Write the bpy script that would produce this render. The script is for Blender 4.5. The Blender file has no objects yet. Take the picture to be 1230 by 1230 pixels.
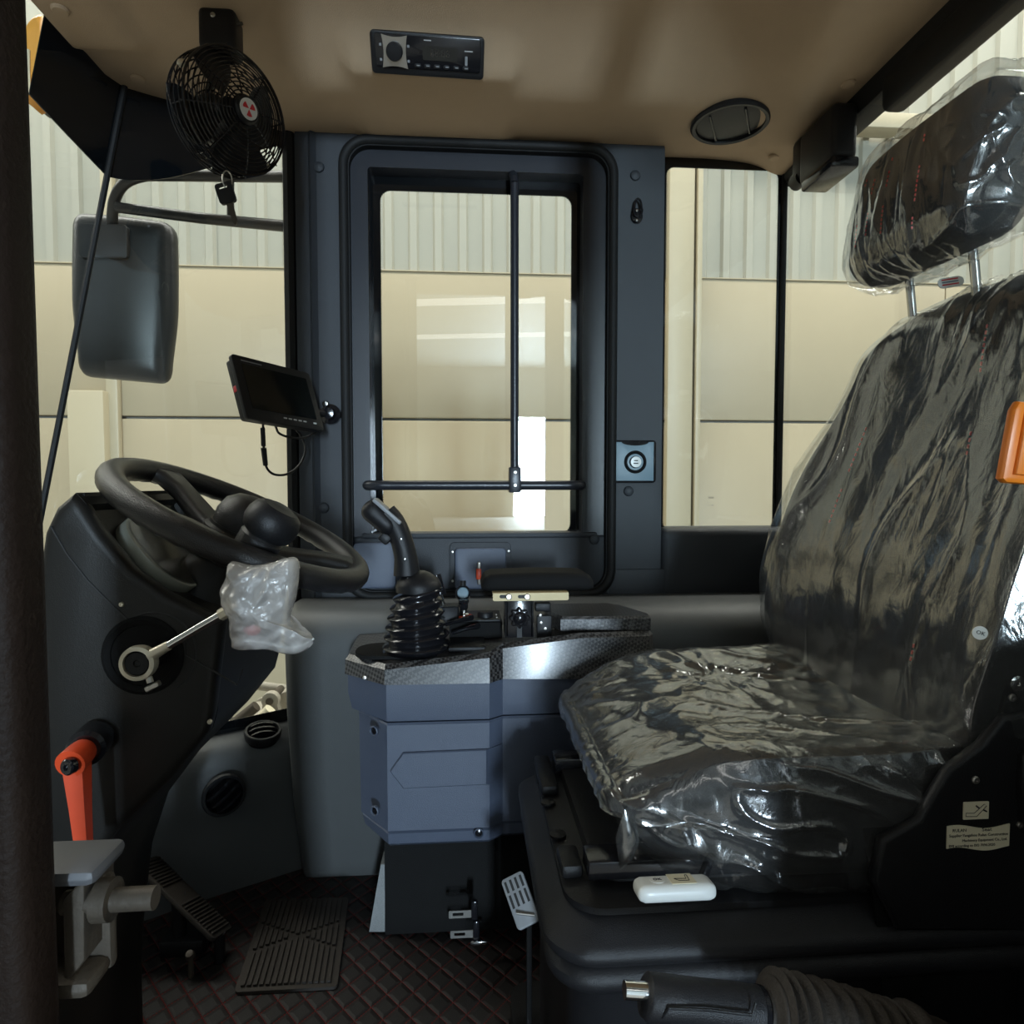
import bpy, bmesh, math, random
from mathutils import Vector, Matrix, noise
random.seed(7)
S = bpy.context.scene
COL = S.collection
V = Vector

# ------------------------------------------------------------------ camera
FPX = 770.0
YAW, PITCH = math.radians(4.2), math.radians(2.6)
CAM = V((0, 0, 0.87))
cd = bpy.data.cameras.new('camera'); cam = bpy.data.objects.new('camera', cd); COL.objects.link(cam)
cd.sensor_width = 36.0; cd.lens = 36.0 * FPX / 1230.0; cd.clip_start = 0.02; cd.clip_end = 200
cam.location = CAM
cam.rotation_euler = (math.pi / 2 - PITCH, 0, -YAW)
S.camera = cam

# ------------------------------------------------------------------ world, lights, exposure
w = bpy.data.worlds.new('world'); S.world = w; w.use_nodes = True
w.node_tree.nodes['Background'].inputs[0].default_value = (0.80, 0.84, 0.80, 1)
w.node_tree.nodes['Background'].inputs[1].default_value = 0.24
def area(name, loc, rot, sx, sy, power, col):
    l = bpy.data.lights.new(name, 'AREA'); l.shape = 'RECTANGLE'; l.size = sx; l.size_y = sy
    l.energy = power; l.color = col
    o = bpy.data.objects.new(name, l); COL.objects.link(o); o.location = loc; o.rotation_euler = rot
    return o
# daylight in the tall open sliding door at the far end of the hall, behind the camera
area('daylight_in_hall_door', (4.15, -37.9, 1.9), (math.radians(90), 0, 0), 2.1, 6.3, 11000, (0.66, 0.84, 1.0))
# translucent roof skylights of the hall
for sx_, sy_, sw, sl, sp in ((-2, 3.6, 34, 1.2, 2600), (-3, -9.0, 16, 1.0, 150), (-1, -23.0, 14, 1.0, 110), (-1, -29.0, 14, 1.0, 110)):
    area('roof_skylight', (sx_, sy_, 8.05), (0, 0, math.radians(0 if sy_ > 0 else 9)), sw, sl, sp, (1.0, 0.98, 0.92))
S.view_settings.view_transform = 'Standard'; S.view_settings.look = 'None'
S.view_settings.exposure = 0.0; S.view_settings.gamma = 1.0; S.view_settings.use_curve_mapping = False

# ------------------------------------------------------------------ real positions from sight lines
FW = V((math.sin(YAW) * math.cos(PITCH), math.cos(YAW) * math.cos(PITCH), -math.sin(PITCH)))
RT = V((math.cos(YAW), -math.sin(YAW), 0)); UP = RT.cross(FW)
def ray(x, y): return FW + RT * ((x - 615) / FPX) + UP * ((615 - y) / FPX)
def at(x, y, Y): r = ray(x, y); return CAM + r * (Y / r.y)
def atX(x, y, X): r = ray(x, y); return CAM + r * (X / r.x)
def atZ(x, y, Z): r = ray(x, y); return CAM + r * ((Z - CAM.z) / r.z)

# ------------------------------------------------------------------ materials
MAT = {}
def mat(name, col, rough=0.5, metal=0.0, var=0.12, vscale=30.0, bump=0.0, bscale=200.0, coat=0.0, spec=0.5, sheen=0.0):
    m = bpy.data.materials.new(name); m.use_nodes = True; nt = m.node_tree; n = nt.nodes
    b = n['Principled BSDF']
    tc = n.new('ShaderNodeTexCoord')
    nz = n.new('ShaderNodeTexNoise'); nz.inputs['Scale'].default_value = vscale; nz.inputs['Detail'].default_value = 4
    nt.links.new(tc.outputs['Object'], nz.inputs['Vector'])
    mx = n.new('ShaderNodeMix'); mx.data_type = 'RGBA'
    mx.inputs['A'].default_value = tuple(max(0, c * (1 - var)) for c in col) + (1,)
    mx.inputs['B'].default_value = tuple(min(1, c * (1 + var)) for c in col) + (1,)
    nt.links.new(nz.outputs['Fac'], mx.inputs['Factor']); nt.links.new(mx.outputs['Result'], b.inputs['Base Color'])
    b.inputs['Roughness'].default_value = rough; b.inputs['Metallic'].default_value = metal
    b.inputs['Specular IOR Level'].default_value = spec
    if coat: b.inputs['Coat Weight'].default_value = coat; b.inputs['Coat Roughness'].default_value = 0.08
    if bump:
        n2 = n.new('ShaderNodeTexNoise'); n2.inputs['Scale'].default_value = bscale; n2.inputs['Detail'].default_value = 3
        bp = n.new('ShaderNodeBump'); bp.inputs['Strength'].default_value = bump; bp.inputs['Distance'].default_value = 0.002
        nt.links.new(tc.outputs['Object'], n2.inputs['Vector']); nt.links.new(n2.outputs['Fac'], bp.inputs['Height'])
        nt.links.new(bp.outputs['Normal'], b.inputs['Normal'])
    MAT[name] = m
    return m
mat('panel_toplit', (0.082, 0.086, 0.086), 0.46, bump=0.3, bscale=900, var=0.05)  # grey wall plastic with the light from above painted in as a lighter tone
mat('panel', (0.031, 0.035, 0.041), 0.48, spec=0.4, bump=0.35, bscale=900, var=0.05)
mat('panel_blue', (0.068, 0.084, 0.122), 0.42, bump=0.3, bscale=900, var=0.05)
mat('headliner', (0.40, 0.285, 0.18), 0.72, bump=0.3, bscale=700, var=0.04, spec=0.3)
mat('frame_metal', (0.020, 0.022, 0.028), 0.30, spec=0.4, bump=0.1, bscale=600, var=0.05)
mat('rubber', (0.012, 0.012, 0.012), 0.6, bump=0.2, bscale=500, spec=0.25)
mat('frit', (0.004, 0.005, 0.006), 0.06, var=0.02)
mat('black', (0.010, 0.010, 0.011), 0.42, bump=0.25, bscale=700, spec=0.3)
mat('black_gloss', (0.010, 0.010, 0.012), 0.16, bump=0.05, bscale=300)
mat('black_matte', (0.009, 0.009, 0.009), 0.75, bump=0.3, bscale=500, spec=0.12)
mat('dash', (0.013, 0.012, 0.0105), 0.42, bump=0.15, bscale=900, spec=0.35)
mat('wheel_rubber', (0.014, 0.013, 0.013), 0.31, bump=0.4, bscale=800)
mat('seat_base', (0.016, 0.016, 0.018), 0.42, bump=0.3, bscale=900, spec=0.35)
mat('fabric', (0.016, 0.016, 0.017), 0.7, bump=0.5, bscale=900)
mat('red_thread', (0.55, 0.01, 0.012), 0.35)
mat('chrome', (0.80, 0.80, 0.78), 0.14, metal=1.0, var=0.05)
mat('steel', (0.50, 0.48, 0.44), 0.35, metal=1.0)
mat('cream_metal', (0.72, 0.66, 0.52), 0.35, metal=0.6, var=0.06)
mat('zinc_gold', (0.50, 0.40, 0.22), 0.5, metal=0.2, var=0.15)
mat('red_lever', (0.75, 0.075, 0.02), 0.38, var=0.08)
mat('orange', (0.85, 0.22, 0.012), 0.35, var=0.1)
mat('amber', (0.80, 0.36, 0.06), 0.3, var=0.1)
mat('white_plastic', (0.72, 0.73, 0.70), 0.3, var=0.04)
mat('grey_plastic', (0.26, 0.27, 0.28), 0.45, var=0.06)
mat('paper', (0.72, 0.66, 0.48), 0.6, var=0.05)
mat('paper_white', (0.75, 0.75, 0.72), 0.6, var=0.04)
mat('ink', (0.02, 0.02, 0.02), 0.6)
mat('print_white', (0.55, 0.55, 0.55), 0.5)
mat('badge_red', (0.60, 0.02, 0.03), 0.4)
mat('blue_plate', (0.16, 0.24, 0.29), 0.38, var=0.10, bump=0.2, bscale=800)
mat('screen', (0.008, 0.010, 0.010), 0.08)
mat('latch', (0.075, 0.062, 0.048), 0.55, metal=0.2, spec=0.3, var=0.25, bump=0.3)
mat('latch_top', (0.095, 0.098, 0.107), 0.5, var=0.15)
mat('door_edge', (0.018, 0.011, 0.008), 0.6, spec=0.15, bump=0.4, bscale=300, var=0.25)
mat('felt', (0.24, 0.25, 0.25), 0.9, bump=0.8, bscale=700, var=0.3, vscale=400)
mat('mat_rubber', (0.036, 0.030, 0.025), 0.6, spec=0.25, bump=0.4, bscale=500, var=0.2)
mat('instrument', (0.34, 0.35, 0.29), 0.2, var=0.4, vscale=14)
mat('dusty_metal', (0.36, 0.33, 0.27), 0.6, var=0.3, vscale=12)
mat('hall_panel', (0.40, 0.335, 0.225), 0.42, var=0.05, vscale=1.5, spec=0.3)
mat('hall_sheet', (0.37, 0.355, 0.29), 0.45, var=0.05, vscale=1.5, spec=0.3)
mat('hall_post', (0.44, 0.38, 0.26), 0.45, var=0.05, vscale=2)
mat('hall_dark', (0.25, 0.23, 0.19), 0.7, vscale=2)
mat('hall_floor', (0.38, 0.37, 0.34), 0.35, var=0.15, vscale=1.2)
mat('hall_roof', (0.42, 0.42, 0.40), 0.6, var=0.1, vscale=1)
mat('mirror_shell', (0.020, 0.021, 0.021), 0.34, spec=0.35, bump=0.15, bscale=500)
mat('arm_yellow', (0.40, 0.36, 0.27), 0.5, var=0.2)

def nodes_mat(name):
    m = bpy.data.materials.new(name); m.use_nodes = True; nt = m.node_tree; nt.nodes.clear()
    o = nt.nodes.new('ShaderNodeOutputMaterial'); MAT[name] = m
    return m, nt, o
def film(name, base, edge, power, rough, tint, haze=0.0, hazecol=(1, 1, 1), bump=None):
    """clear film or glass: see-through, with a reflection that grows towards grazing angles"""
    m, nt, o = nodes_mat(name); N = nt.nodes; L = nt.links
    tr = N.new('ShaderNodeBsdfTransparent'); tr.inputs[0].default_value = tint + (1,)
    gl = N.new('ShaderNodeBsdfGlossy'); gl.inputs['Roughness'].default_value = rough; gl.inputs[0].default_value = (1, 1, 1, 1)
    lw = N.new('ShaderNodeLayerWeight'); lw.inputs[0].default_value = 0.5
    pw = N.new('ShaderNodeMath'); pw.operation = 'POWER'; pw.inputs[1].default_value = power
    L.new(lw.outputs['Facing'], pw.inputs[0])
    ml = N.new('ShaderNodeMath'); ml.operation = 'MULTIPLY_ADD'; ml.inputs[1].default_value = edge; ml.inputs[2].default_value = base
    L.new(pw.outputs[0], ml.inputs[0])
    mx = N.new('ShaderNodeMixShader'); L.new(ml.outputs[0], mx.inputs[0])
    last = tr
    if haze:
        df = N.new('ShaderNodeBsdfTranslucent'); df.inputs[0].default_value = hazecol + (1,)
        d2 = N.new('ShaderNodeBsdfDiffuse'); d2.inputs[0].default_value = hazecol + (1,)
        ad = N.new('ShaderNodeMixShader'); ad.inputs[0].default_value = 0.35
        L.new(d2.outputs[0], ad.inputs[1]); L.new(df.outputs[0], ad.inputs[2])
        hz = N.new('ShaderNodeMixShader'); hz.inputs[0].default_value = haze
        L.new(tr.outputs[0], hz.inputs[1]); L.new(ad.outputs[0], hz.inputs[2]); last = hz
    if bump:
        tc = N.new('ShaderNodeTexCoord'); mp = N.new('ShaderNodeMapping'); mp.inputs['Scale'].default_value = bump[0]
        nz = N.new('ShaderNodeTexNoise'); nz.inputs['Scale'].default_value = 1.0; nz.inputs['Detail'].default_value = 5
        nz.inputs['Distortion'].default_value = 1.2
        bp = N.new('ShaderNodeBump'); bp.inputs['Strength'].default_value = bump[1]; bp.inputs['Distance'].default_value = 0.01
        L.new(tc.outputs['Object'], mp.inputs[0]); L.new(mp.outputs[0], nz.inputs['Vector'])
        L.new(nz.outputs['Fac'], bp.inputs['Height']); L.new(bp.outputs[0], gl.inputs['Normal'])
    L.new(last.outputs[0], mx.inputs[1]); L.new(gl.outputs[0], mx.inputs[2]); L.new(mx.outputs[0], o.inputs[0])
film('glass', 0.035, 0.9, 5.0, 0.0, (0.965, 0.98, 0.965))
film('instrument_glass', 0.22, 0.7, 3.0, 0.12, (0.9, 0.9, 0.9))
film('wrap', 0.12, 0.55, 2.2, 0.14, (0.93, 0.94, 0.94), haze=0.03, hazecol=(0.8, 0.82, 0.8), bump=((30, 30, 14), 0.16))
film('bag', 0.10, 0.5, 2.0, 0.22, (0.95, 0.95, 0.95), haze=0.52, hazecol=(0.80, 0.77, 0.74), bump=((55, 55, 40), 0.8))

def carbon():
    m = bpy.data.materials.new('carbon'); m.use_nodes = True; nt = m.node_tree; N = nt.nodes; L = nt.links
    b = N['Principled BSDF']; tc = N.new('ShaderNodeTexCoord')
    mp = N.new('ShaderNodeMapping'); mp.inputs['Rotation'].default_value = (0.5, 0.4, math.radians(45)); mp.inputs['Scale'].default_value = (1, 1, 1)
    L.new(tc.outputs['Object'], mp.inputs[0])
    ck = N.new('ShaderNodeTexChecker'); ck.inputs['Scale'].default_value = 190
    L.new(mp.outputs[0], ck.inputs['Vector'])
    mx = N.new('ShaderNodeMix'); mx.data_type = 'RGBA'
    mx.inputs['A'].default_value = (0.008, 0.008, 0.009, 1); mx.inputs['B'].default_value = (0.075, 0.072, 0.070, 1)
    L.new(ck.outputs['Fac'], mx.inputs['Factor']); L.new(mx.outputs['Result'], b.inputs['Base Color'])
    bp = N.new('ShaderNodeBump'); bp.inputs['Strength'].default_value = 0.6; bp.inputs['Distance'].default_value = 0.001
    L.new(ck.outputs['Fac'], bp.inputs['Height']); L.new(bp.outputs[0], b.inputs['Normal'])
    b.inputs['Roughness'].default_value = 0.30; b.inputs['Coat Weight'].default_value = 0.4; b.inputs['Coat Roughness'].default_value = 0.2
    MAT['carbon'] = m
carbon()

def quilt():
    """black quilted floor lining with red dashed diamond stitching"""
    m = bpy.data.materials.new('quilt'); m.use_nodes = True; nt = m.node_tree; N = nt.nodes; L = nt.links
    b = N['Principled BSDF']; tc = N.new('ShaderNodeTexCoord'); sp = N.new('ShaderNodeSeparateXYZ')
    L.new(tc.outputs['Object'], sp.inputs[0])
    def ma(op, a, c=None, d=None):
        n = N.new('ShaderNodeMath'); n.operation = op
        for i, v in enumerate((a, c, d)):
            if v is None: continue
            if isinstance(v, (int, float)): n.inputs[i].default_value = v
            else: L.new(v, n.inputs[i])
        return n.outputs[0]
    u = ma('ADD', ma('MULTIPLY', sp.outputs[0], 1.15), sp.outputs[1]); v = ma('SUBTRACT', ma('MULTIPLY', sp.outputs[0], 1.15), sp.outputs[1])
    cell = 0.052
    def tri(a): return ma('ABSOLUTE', ma('SUBTRACT', ma('FRACT', ma('DIVIDE', a, cell)), 0.5))      # 0 at seam
    tu, tv = tri(u), tri(v)
    def dash(t, other):
        on = ma('LESS_THAN', t, 0.028); d = ma('LESS_THAN', ma('FRACT', ma('DIVIDE', other, cell / 7)), 0.62)
        return ma('MULTIPLY', on, d)
    st = ma('MAXIMUM', dash(tu, v), dash(tv, u))
    mx = N.new('ShaderNodeMix'); mx.data_type = 'RGBA'
    mx.inputs['A'].default_value = (0.020, 0.018, 0.017, 1); mx.inputs['B'].default_value = (0.16, 0.012, 0.010, 1)
    L.new(st, mx.inputs['Factor']); L.new(mx.outputs['Result'], b.inputs['Base Color'])
    h = ma('MINIMUM', ma('MULTIPLY', ma('MINIMUM', tu, tv), 4), 0.8)
    nz = N.new('ShaderNodeTexNoise'); nz.inputs['Scale'].default_value = 500; L.new(tc.outputs['Object'], nz.inputs['Vector'])
    hh = ma('MULTIPLY_ADD', nz.outputs['Fac'], 0.12, ma('POWER', h, 0.5))
    bp = N.new('ShaderNodeBump'); bp.inputs['Strength'].default_value = 0.8; bp.inputs['Distance'].default_value = 0.006
    L.new(hh, bp.inputs['Height']); L.new(bp.outputs[0], b.inputs['Normal'])
    b.inputs['Roughness'].default_value = 0.6; b.inputs['Specular IOR Level'].default_value = 0.2; MAT['quilt'] = m
quilt()

# ------------------------------------------------------------------ mesh helpers
def basis(o, z, x=None):
    z = V(z).normalized(); x = V(x) if x is not None else (V((1, 0, 0)) if abs(z.x) < 0.9 else V((0, 1, 0)))
    x = (x - z * x.dot(z)).normalized(); y = z.cross(x)
    return Matrix(((x.x, y.x, z.x, o[0]), (x.y, y.y, z.y, o[1]), (x.z, y.z, z.z, o[2]), (0, 0, 0, 1)))
def rrect(w, h, r, n=6, cx=0, cy=0):
    r = min(r, w / 2 - 1e-5, h / 2 - 1e-5); p = []
    for k, (sx, sy) in enumerate(((1, 1), (-1, 1), (-1, -1), (1, -1))):
        for i in range(n + 1):
            a = math.pi / 2 * (k + i / n)
            p.append((cx + sx * (w / 2 - r) + r * math.cos(a), cy + sy * (h / 2 - r) + r * math.sin(a)))
    return p
def catmull(pts, n=8, closed=False):
    P = [V(p) for p in pts]; out = []; m = len(P)
    rng = range(m) if closed else range(m - 1)
    for i in rng:
        p0 = P[(i - 1) % m] if closed or i > 0 else P[0] * 2 - P[1]
        p1, p2 = P[i], P[(i + 1) % m]
        p3 = P[(i + 2) % m] if closed or i + 2 < m else P[-1] * 2 - P[-2]
        for k in range(n):
            t = k / n
            out.append(0.5 * ((2 * p1) + (p2 - p0) * t + (2 * p0 - 5 * p1 + 4 * p2 - p3) * t * t + (3 * p1 - p0 - 3 * p2 + p3) * t ** 3))
    if not closed: out.append(P[-1])
    return out
def wloc(o):
    l = V((0, 0, 0))
    while o is not None: l += o.location; o = o.parent
    return l
class MB:
    def __init__(s): s.v = []; s.f = []; s.x = Matrix.Identity(4)
    def add(s, vs, fs):
        b = len(s.v); s.v += [s.x @ V(p) for p in vs]; s.f += [[i + b for i in q] for q in fs]; return s
    def box(s, lo, hi, bev=0.0, seg=2, mtx=None):
        bm = bmesh.new(); bmesh.ops.create_cube(bm, size=1.0)
        lo, hi = V(lo), V(hi); c = (lo + hi) / 2; d = hi - lo
        for q in bm.verts: q.co = V((q.co.x * d.x, q.co.y * d.y, q.co.z * d.z)) + c
        if bev: bmesh.ops.bevel(bm, geom=bm.edges[:], offset=min(bev, min(abs(e) for e in d) * 0.49), segments=seg, affect='EDGES', profile=0.5)
        return s.bm(bm, mtx)
    def bm(s, bm, mtx=None):
        bm.verts.index_update(); m = mtx or Matrix.Identity(4)
        s.add([m @ q.co for q in bm.verts], [[q.index for q in f.verts] for f in bm.faces]); bm.free(); return s
    def prism(s, poly, a, b, mtx=None, bev=0.0, seg=2):
        """poly in local XY, extruded from z=a to z=b"""
        bm = bmesh.new(); lo = [bm.verts.new((p[0], p[1], a)) for p in poly]; hi = [bm.verts.new((p[0], p[1], b)) for p in poly]; n = len(poly)
        f0 = bm.faces.new(lo[::-1]); f1 = bm.faces.new(hi)
        for i in range(n): bm.faces.new((lo[i], lo[(i + 1) % n], hi[(i + 1) % n], hi[i]))
        bmesh.ops.recalc_face_normals(bm, faces=bm.faces)
        if bev: bmesh.ops.bevel(bm, geom=list(f0.edges) + list(f1.edges), offset=bev, segments=seg, affect='EDGES', profile=0.5)
        return s.bm(bm, mtx)
    def ring(s, outer, inner, a, b, mtx=None):
        n = len(outer); m = mtx or Matrix.Identity(4); vs = []
        for L, z in ((outer, a), (inner, a), (inner, b), (outer, b)): vs += [m @ V((p[0], p[1], z)) for p in L]
        fs = []
        for k in range(4):
            for i in range(n):
                j = (i + 1) % n; k2 = (k + 1) % 4
                fs.append([k * n + i, k * n + j, k2 * n + j, k2 * n + i])
        return s.add(vs, fs)
    def loft(s, loops, cap=True, close=True):
        n = len(loops[0]); vs = [p for L in loops for p in L]; fs = []
        for k in range(len(loops) - 1):
            for i in range(n if close else n - 1):
                j = (i + 1) % n; fs.append([k * n + i, k * n + j, (k + 1) * n + j, (k + 1) * n + i])
        if cap: fs.append(list(range(n))[::-1]); fs.append([(len(loops) - 1) * n + i for i in range(n)])
        return s.add(vs, fs)
    def tube(s, path, r, n=10, closed=False, cap=True, flat=1.0, upv=None):
        P = [V(p) for p in path]; m = len(P); loops = []; u = None
        for i, p in enumerate(P):
            if closed: t = (P[(i + 1) % m] - P[i - 1])
            else: t = P[min(i + 1, m - 1)] - P[max(i - 1, 0)]
            t.normalize()
            if u is None:
                u = V(upv) if upv is not None else (V((0, 0, 1)) if abs(t.z) < 0.9 else V((1, 0, 0)))
            u = (u - t * u.dot(t)).normalized(); w_ = t.cross(u)
            rr = r[i] if isinstance(r, (list, tuple)) else r
            loops.append([p + u * (rr * flat * math.cos(2 * math.pi * k / n)) + w_ * (rr * math.sin(2 * math.pi * k / n)) for k in range(n)])
        if closed: loops.append(loops[0]); cap = False
        return s.loft(loops, cap)
    def lathe(s, prof, mtx=None, n=28, cap=True):
        m = mtx or Matrix.Identity(4)
        return s.loft([[m @ V((r * math.cos(2 * math.pi * k / n), r * math.sin(2 * math.pi * k / n), z)) for k in range(n)] for r, z in prof], cap)
    def ball(s, c, r, n=14, sq=(1, 1, 1), mtx=None):
        m = mtx or Matrix.Identity(4); c = V(c)
        loops = []
        for i in range(1, n):
            a = math.pi * i / n
            loops.append([m @ (c + V((r * sq[0] * math.sin(a) * math.cos(2 * math.pi * k / (n * 2)), r * sq[1] * math.sin(a) * math.sin(2 * math.pi * k / (n * 2)), r * sq[2] * math.cos(a)))) for k in range(n * 2)])
        return s.loft(loops)
    def rbox(s, half, r, n, fn=None):
        """finely divided rounded box; fn maps every point (and its unit cube position) to its place"""
        bm = bmesh.new(); bmesh.ops.create_cube(bm, size=2.0)
        bmesh.ops.subdivide_edges(bm, edges=bm.edges[:], cuts=n, use_grid_fill=True)
        h = V(half)
        for q in bm.verts:
            p = q.co.copy(); w_ = V((p.x * h.x, p.y * h.y, p.z * h.z))
            c = V([max(-(h[i] - r), min(h[i] - r, w_[i])) for i in range(3)])
            d = w_ - c
            nn = d.normalized() if d.length > 1e-9 else V((0, 0, 0))
            o = c + nn * r
            q.co = fn(o, p, nn) if fn else o
        return s.bm(bm)
    def build(s, name, m, parent=None, smooth=40, origin=None):
        bmm = bmesh.new(); vs = [bmm.verts.new(p) for p in s.v]
        for q in s.f:
            try: bmm.faces.new([vs[i] for i in q])
            except ValueError: pass
        bmesh.ops.remove_doubles(bmm, verts=bmm.verts, dist=1e-6)
        bmesh.ops.recalc_face_normals(bmm, faces=bmm.faces)
        if parent is not None: off = wloc(parent)
        elif origin is not None: off = V(origin)
        else:
            xs = [q.x for q in s.v]; ys = [q.y for q in s.v]; off = V(((min(xs) + max(xs)) / 2, (min(ys) + max(ys)) / 2, min(q.z for q in s.v)))
        bmesh.ops.translate(bmm, verts=bmm.verts, vec=-off)
        me = bpy.data.meshes.new(name); bmm.to_mesh(me); bmm.free()
        if smooth:
            for p in me.polygons: p.use_smooth = True
            me.set_sharp_from_angle(angle=math.radians(smooth))
        me.materials.append(MAT[m]); o = bpy.data.objects.new(name, me); COL.objects.link(o)
        if parent is not None: o.parent = parent
        else: o.location = off
        return o
def tag(o, label, cat, group=None):
    o['label'] = label; o['category'] = cat
    if group: o['group'] = group
    return o
def thing(name, label, cat, loc, group=None):
    o = bpy.data.objects.new(name, None); COL.objects.link(o); o.location = V(loc); o.empty_display_size = 0.02
    return tag(o, label, cat, group)
def struct(o): o['kind'] = 'structure'; return o
def root(name, loc=(0, 0, 0)):
    o = bpy.data.objects.new(name, None); COL.objects.link(o); o.location = V(loc); o.empty_display_size = 0.02
    return struct(o)
def lettering(name, body, size, mtx, m, parent, align='LEFT', ext=0.00015, fit=None):
    c = bpy.data.curves.new('t', 'FONT'); c.body = body; c.size = size; c.extrude = ext; c.align_x = align; c.align_y = 'CENTER'; c.resolution_u = 2
    t = bpy.data.objects.new('t', c); COL.objects.link(t)
    bpy.context.view_layer.update()
    me = bpy.data.meshes.new_from_object(t.evaluated_get(bpy.context.evaluated_depsgraph_get()))
    bpy.data.objects.remove(t)
    if fit: k = fit / max(v.co.x for v in me.vertices); me.transform(Matrix.Diagonal((k, max(0.72, min(k, 1.0)), 1, 1)))
    me.transform(Matrix.Translation(-wloc(parent)) @ mtx)
    me.name = name; me.materials.clear(); me.materials.append(MAT[m])
    o = bpy.data.objects.new(name, me); COL.objects.link(o); o.parent = parent
    return o
def ss(a, b, x):
    t = max(0, min(1, (x - a) / (b - a))) if a != b else float(x > a); return t * t * (3 - 2 * t)
def XZ(Y0=0):      # local (x, y, z) -> world (x, -z.., y): prism in the X-Z plane extruded along Y
    return Matrix(((1, 0, 0, 0), (0, 0, 1, Y0), (0, 1, 0, 0), (0, 0, 0, 1)))
MXZ = XZ()
def screw(parent, p, nrm, r=0.004, m='steel', name='screw'):
    b = MB(); b.lathe([(r * 0.98, -0.001), (r, 0.0006), (r * 0.75, 0.0018), (r * 0.25, 0.0020), (r * 0.2, 0.0012)], basis(p, nrm), 12)
    return b.build(name, m, parent)

# ================================================================== THE HALL OUTSIDE
GZ = -1.30
b = MB(); b.box((-26, -40, GZ - 0.1), (26, 6.4, GZ)); struct(b.build('floor_hall', 'hall_floor'))
b = MB()
for x0, x1 in ((-26, 3.08), (5.22, 26)): b.box((x0, -38.3, GZ), (x1, -38.05, 8.3))
b.box((3.08, -38.3, 5.06), (5.22, -38.05, 8.3)); struct(b.build('wall_hall_back', 'hall_sheet'))
b = MB(); b.box((-26, -40, 8.2), (26, 6.4, 8.35)); struct(b.build('ceiling_hall', 'hall_roof'))
# far wall: corrugated sheet above, two courses of smooth insulated panels below
WY = 6.0
zt = at(600, 331, WY).z; zm = at(600, 505, WY).z
wall = root('wall_hall_far', (0, WY, GZ))
prof = []; x = -13.0; rib = 0.225
while x < 13:
    for dx, dy in ((0, 0), (0.115, 0), (0.135, -0.035), (0.195, -0.035), (0.215, 0)): prof.append((x + dx, WY + 0.02 + dy))
    x += rib
JX = [-13.0, at(-60, 400, WY).x, at(385, 400, WY).x, at(766, 400, WY).x, at(1130, 400, WY).x, 13.5]
step = 5 * 12
for k in range(0, len(prof) - 1, step):
    seg = prof[k:k + step + 1]
    b = MB(); b.loft([[(p[0], p[1] - (k // step % 2) * 0.006, z) for p in seg] for z in (zt - 0.05, 8.2)], cap=False, close=False)
    b.build('corrugated_sheet', 'hall_sheet', wall, smooth=25)
for z0, z1 in ((GZ + 0.02, zm - 0.012), (zm + 0.012, zt)):
    for x0, x1 in zip(JX[:-1], JX[1:]):
        b = MB(); b.box((x0 + 0.004, WY - 0.05, z0), (x1 - 0.004, WY + 0.05, z1), 0.012, 2); b.build('panel', 'hall_panel', wall)
b = MB(); b.box((-13, WY + 0.05, GZ), (13.5, WY + 0.12, 8.2)); b.build('backing_board', 'hall_dark', wall)
b = MB(); b.box((-13, WY - 0.06, zt), (13.5, WY + 0.01, zt + 0.012), 0.003); b.build('flashing_strip', 'hall_panel', wall)
def post(xp, w_, name, ytop=None, dep=0.16, m='hall_post'):
    c = at(xp, 500, WY - 0.15); z1 = 8.2 if ytop is None else at(xp, ytop, WY - 0.15).z
    b = MB(); b.box((c.x - w_ / 2, WY - 0.06 - dep, GZ), (c.x + w_ / 2, WY - 0.055, z1), 0.012)
    return b.build(name, m, wall)
post(838, 0.05, 'downpipe', None, 0.10); post(817, 0.24, 'pilaster', None, 0.08)
post(108, 0.30, 'pilaster', 470, 0.16); post(133, 0.10, 'pilaster', None, 0.07)
b = MB(); c = at(1075, 140, WY - 0.3)
b.box((c.x - 1.2, WY - 0.25, c.z - 0.07), (13, WY - 0.06, c.z + 0.07), 0.01); b.build('purlin', 'hall_post', wall)

# ================================================================== CAB SHELL
# ---- floor
b = MB(); b.prism([(-0.90, 0.10), (0.80, 0.10), (0.80, 1.50), (-0.36, 1.50), (-0.90, 1.22)], -0.03, 0.0)
floor = struct(b.build('floor', 'quilt', origin=(0, 0, 0)))

# ---- ceiling (moulded headliner)
def xmin(Y):
    return -0.655 if Y < 1.30 else -0.655 + (Y - 1.30) / 0.19 * 0.285
RAD_C = at(514, 66, 1.20)
def zc(X, Y):
    inx = ss(-0.36, -0.24, X) * (1 - ss(0.42, 0.60, X)); iny = 1 - ss(1.10, 1.29, Y)
    z = 1.618 + 0.085 * inx * iny
    z += 0.010 * ss(1.30, 1.46, Y) * (1 - ss(0.55, 0.75, X))                        # lip against the wall
    k = ss(-0.235, -0.195, X) * (1 - ss(0.085, 0.12, X)) * ss(1.135, 1.165, Y)      # radio housing
    pl = RAD_C.z + 0.004 - 1.2 * (Y - RAD_C.y)
    z = z * (1 - k) + min(z, max(pl, 1.618)) * k
    z -= 0.022 * math.exp(-((X - 0.68 + 0.35 * (1.3 - Y)) / 0.05) ** 2) * (1 - iny * 0.5)   # soft fold to the rear corner
    z -= 0.016 * (1 - ss(-0.565, -0.52, X)) * (1 - ss(1.16, 1.20, Y))               # flat pad at the front
    return z
nx, ny = 130, 150; vs = []; fs = []
for j in range(ny + 1):
    Y = 0.10 + (1.50 - 0.10) * j / ny
    for i in range(nx + 1):
        X = xmin(Y) + (0.785 - xmin(Y)) * i / nx
        vs.append((X, Y, zc(X, Y)))
for j in range(ny):
    for i in range(nx):
        a = j * (nx + 1) + i; fs.append([a, a + nx + 1, a + nx + 2, a + 1])
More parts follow.
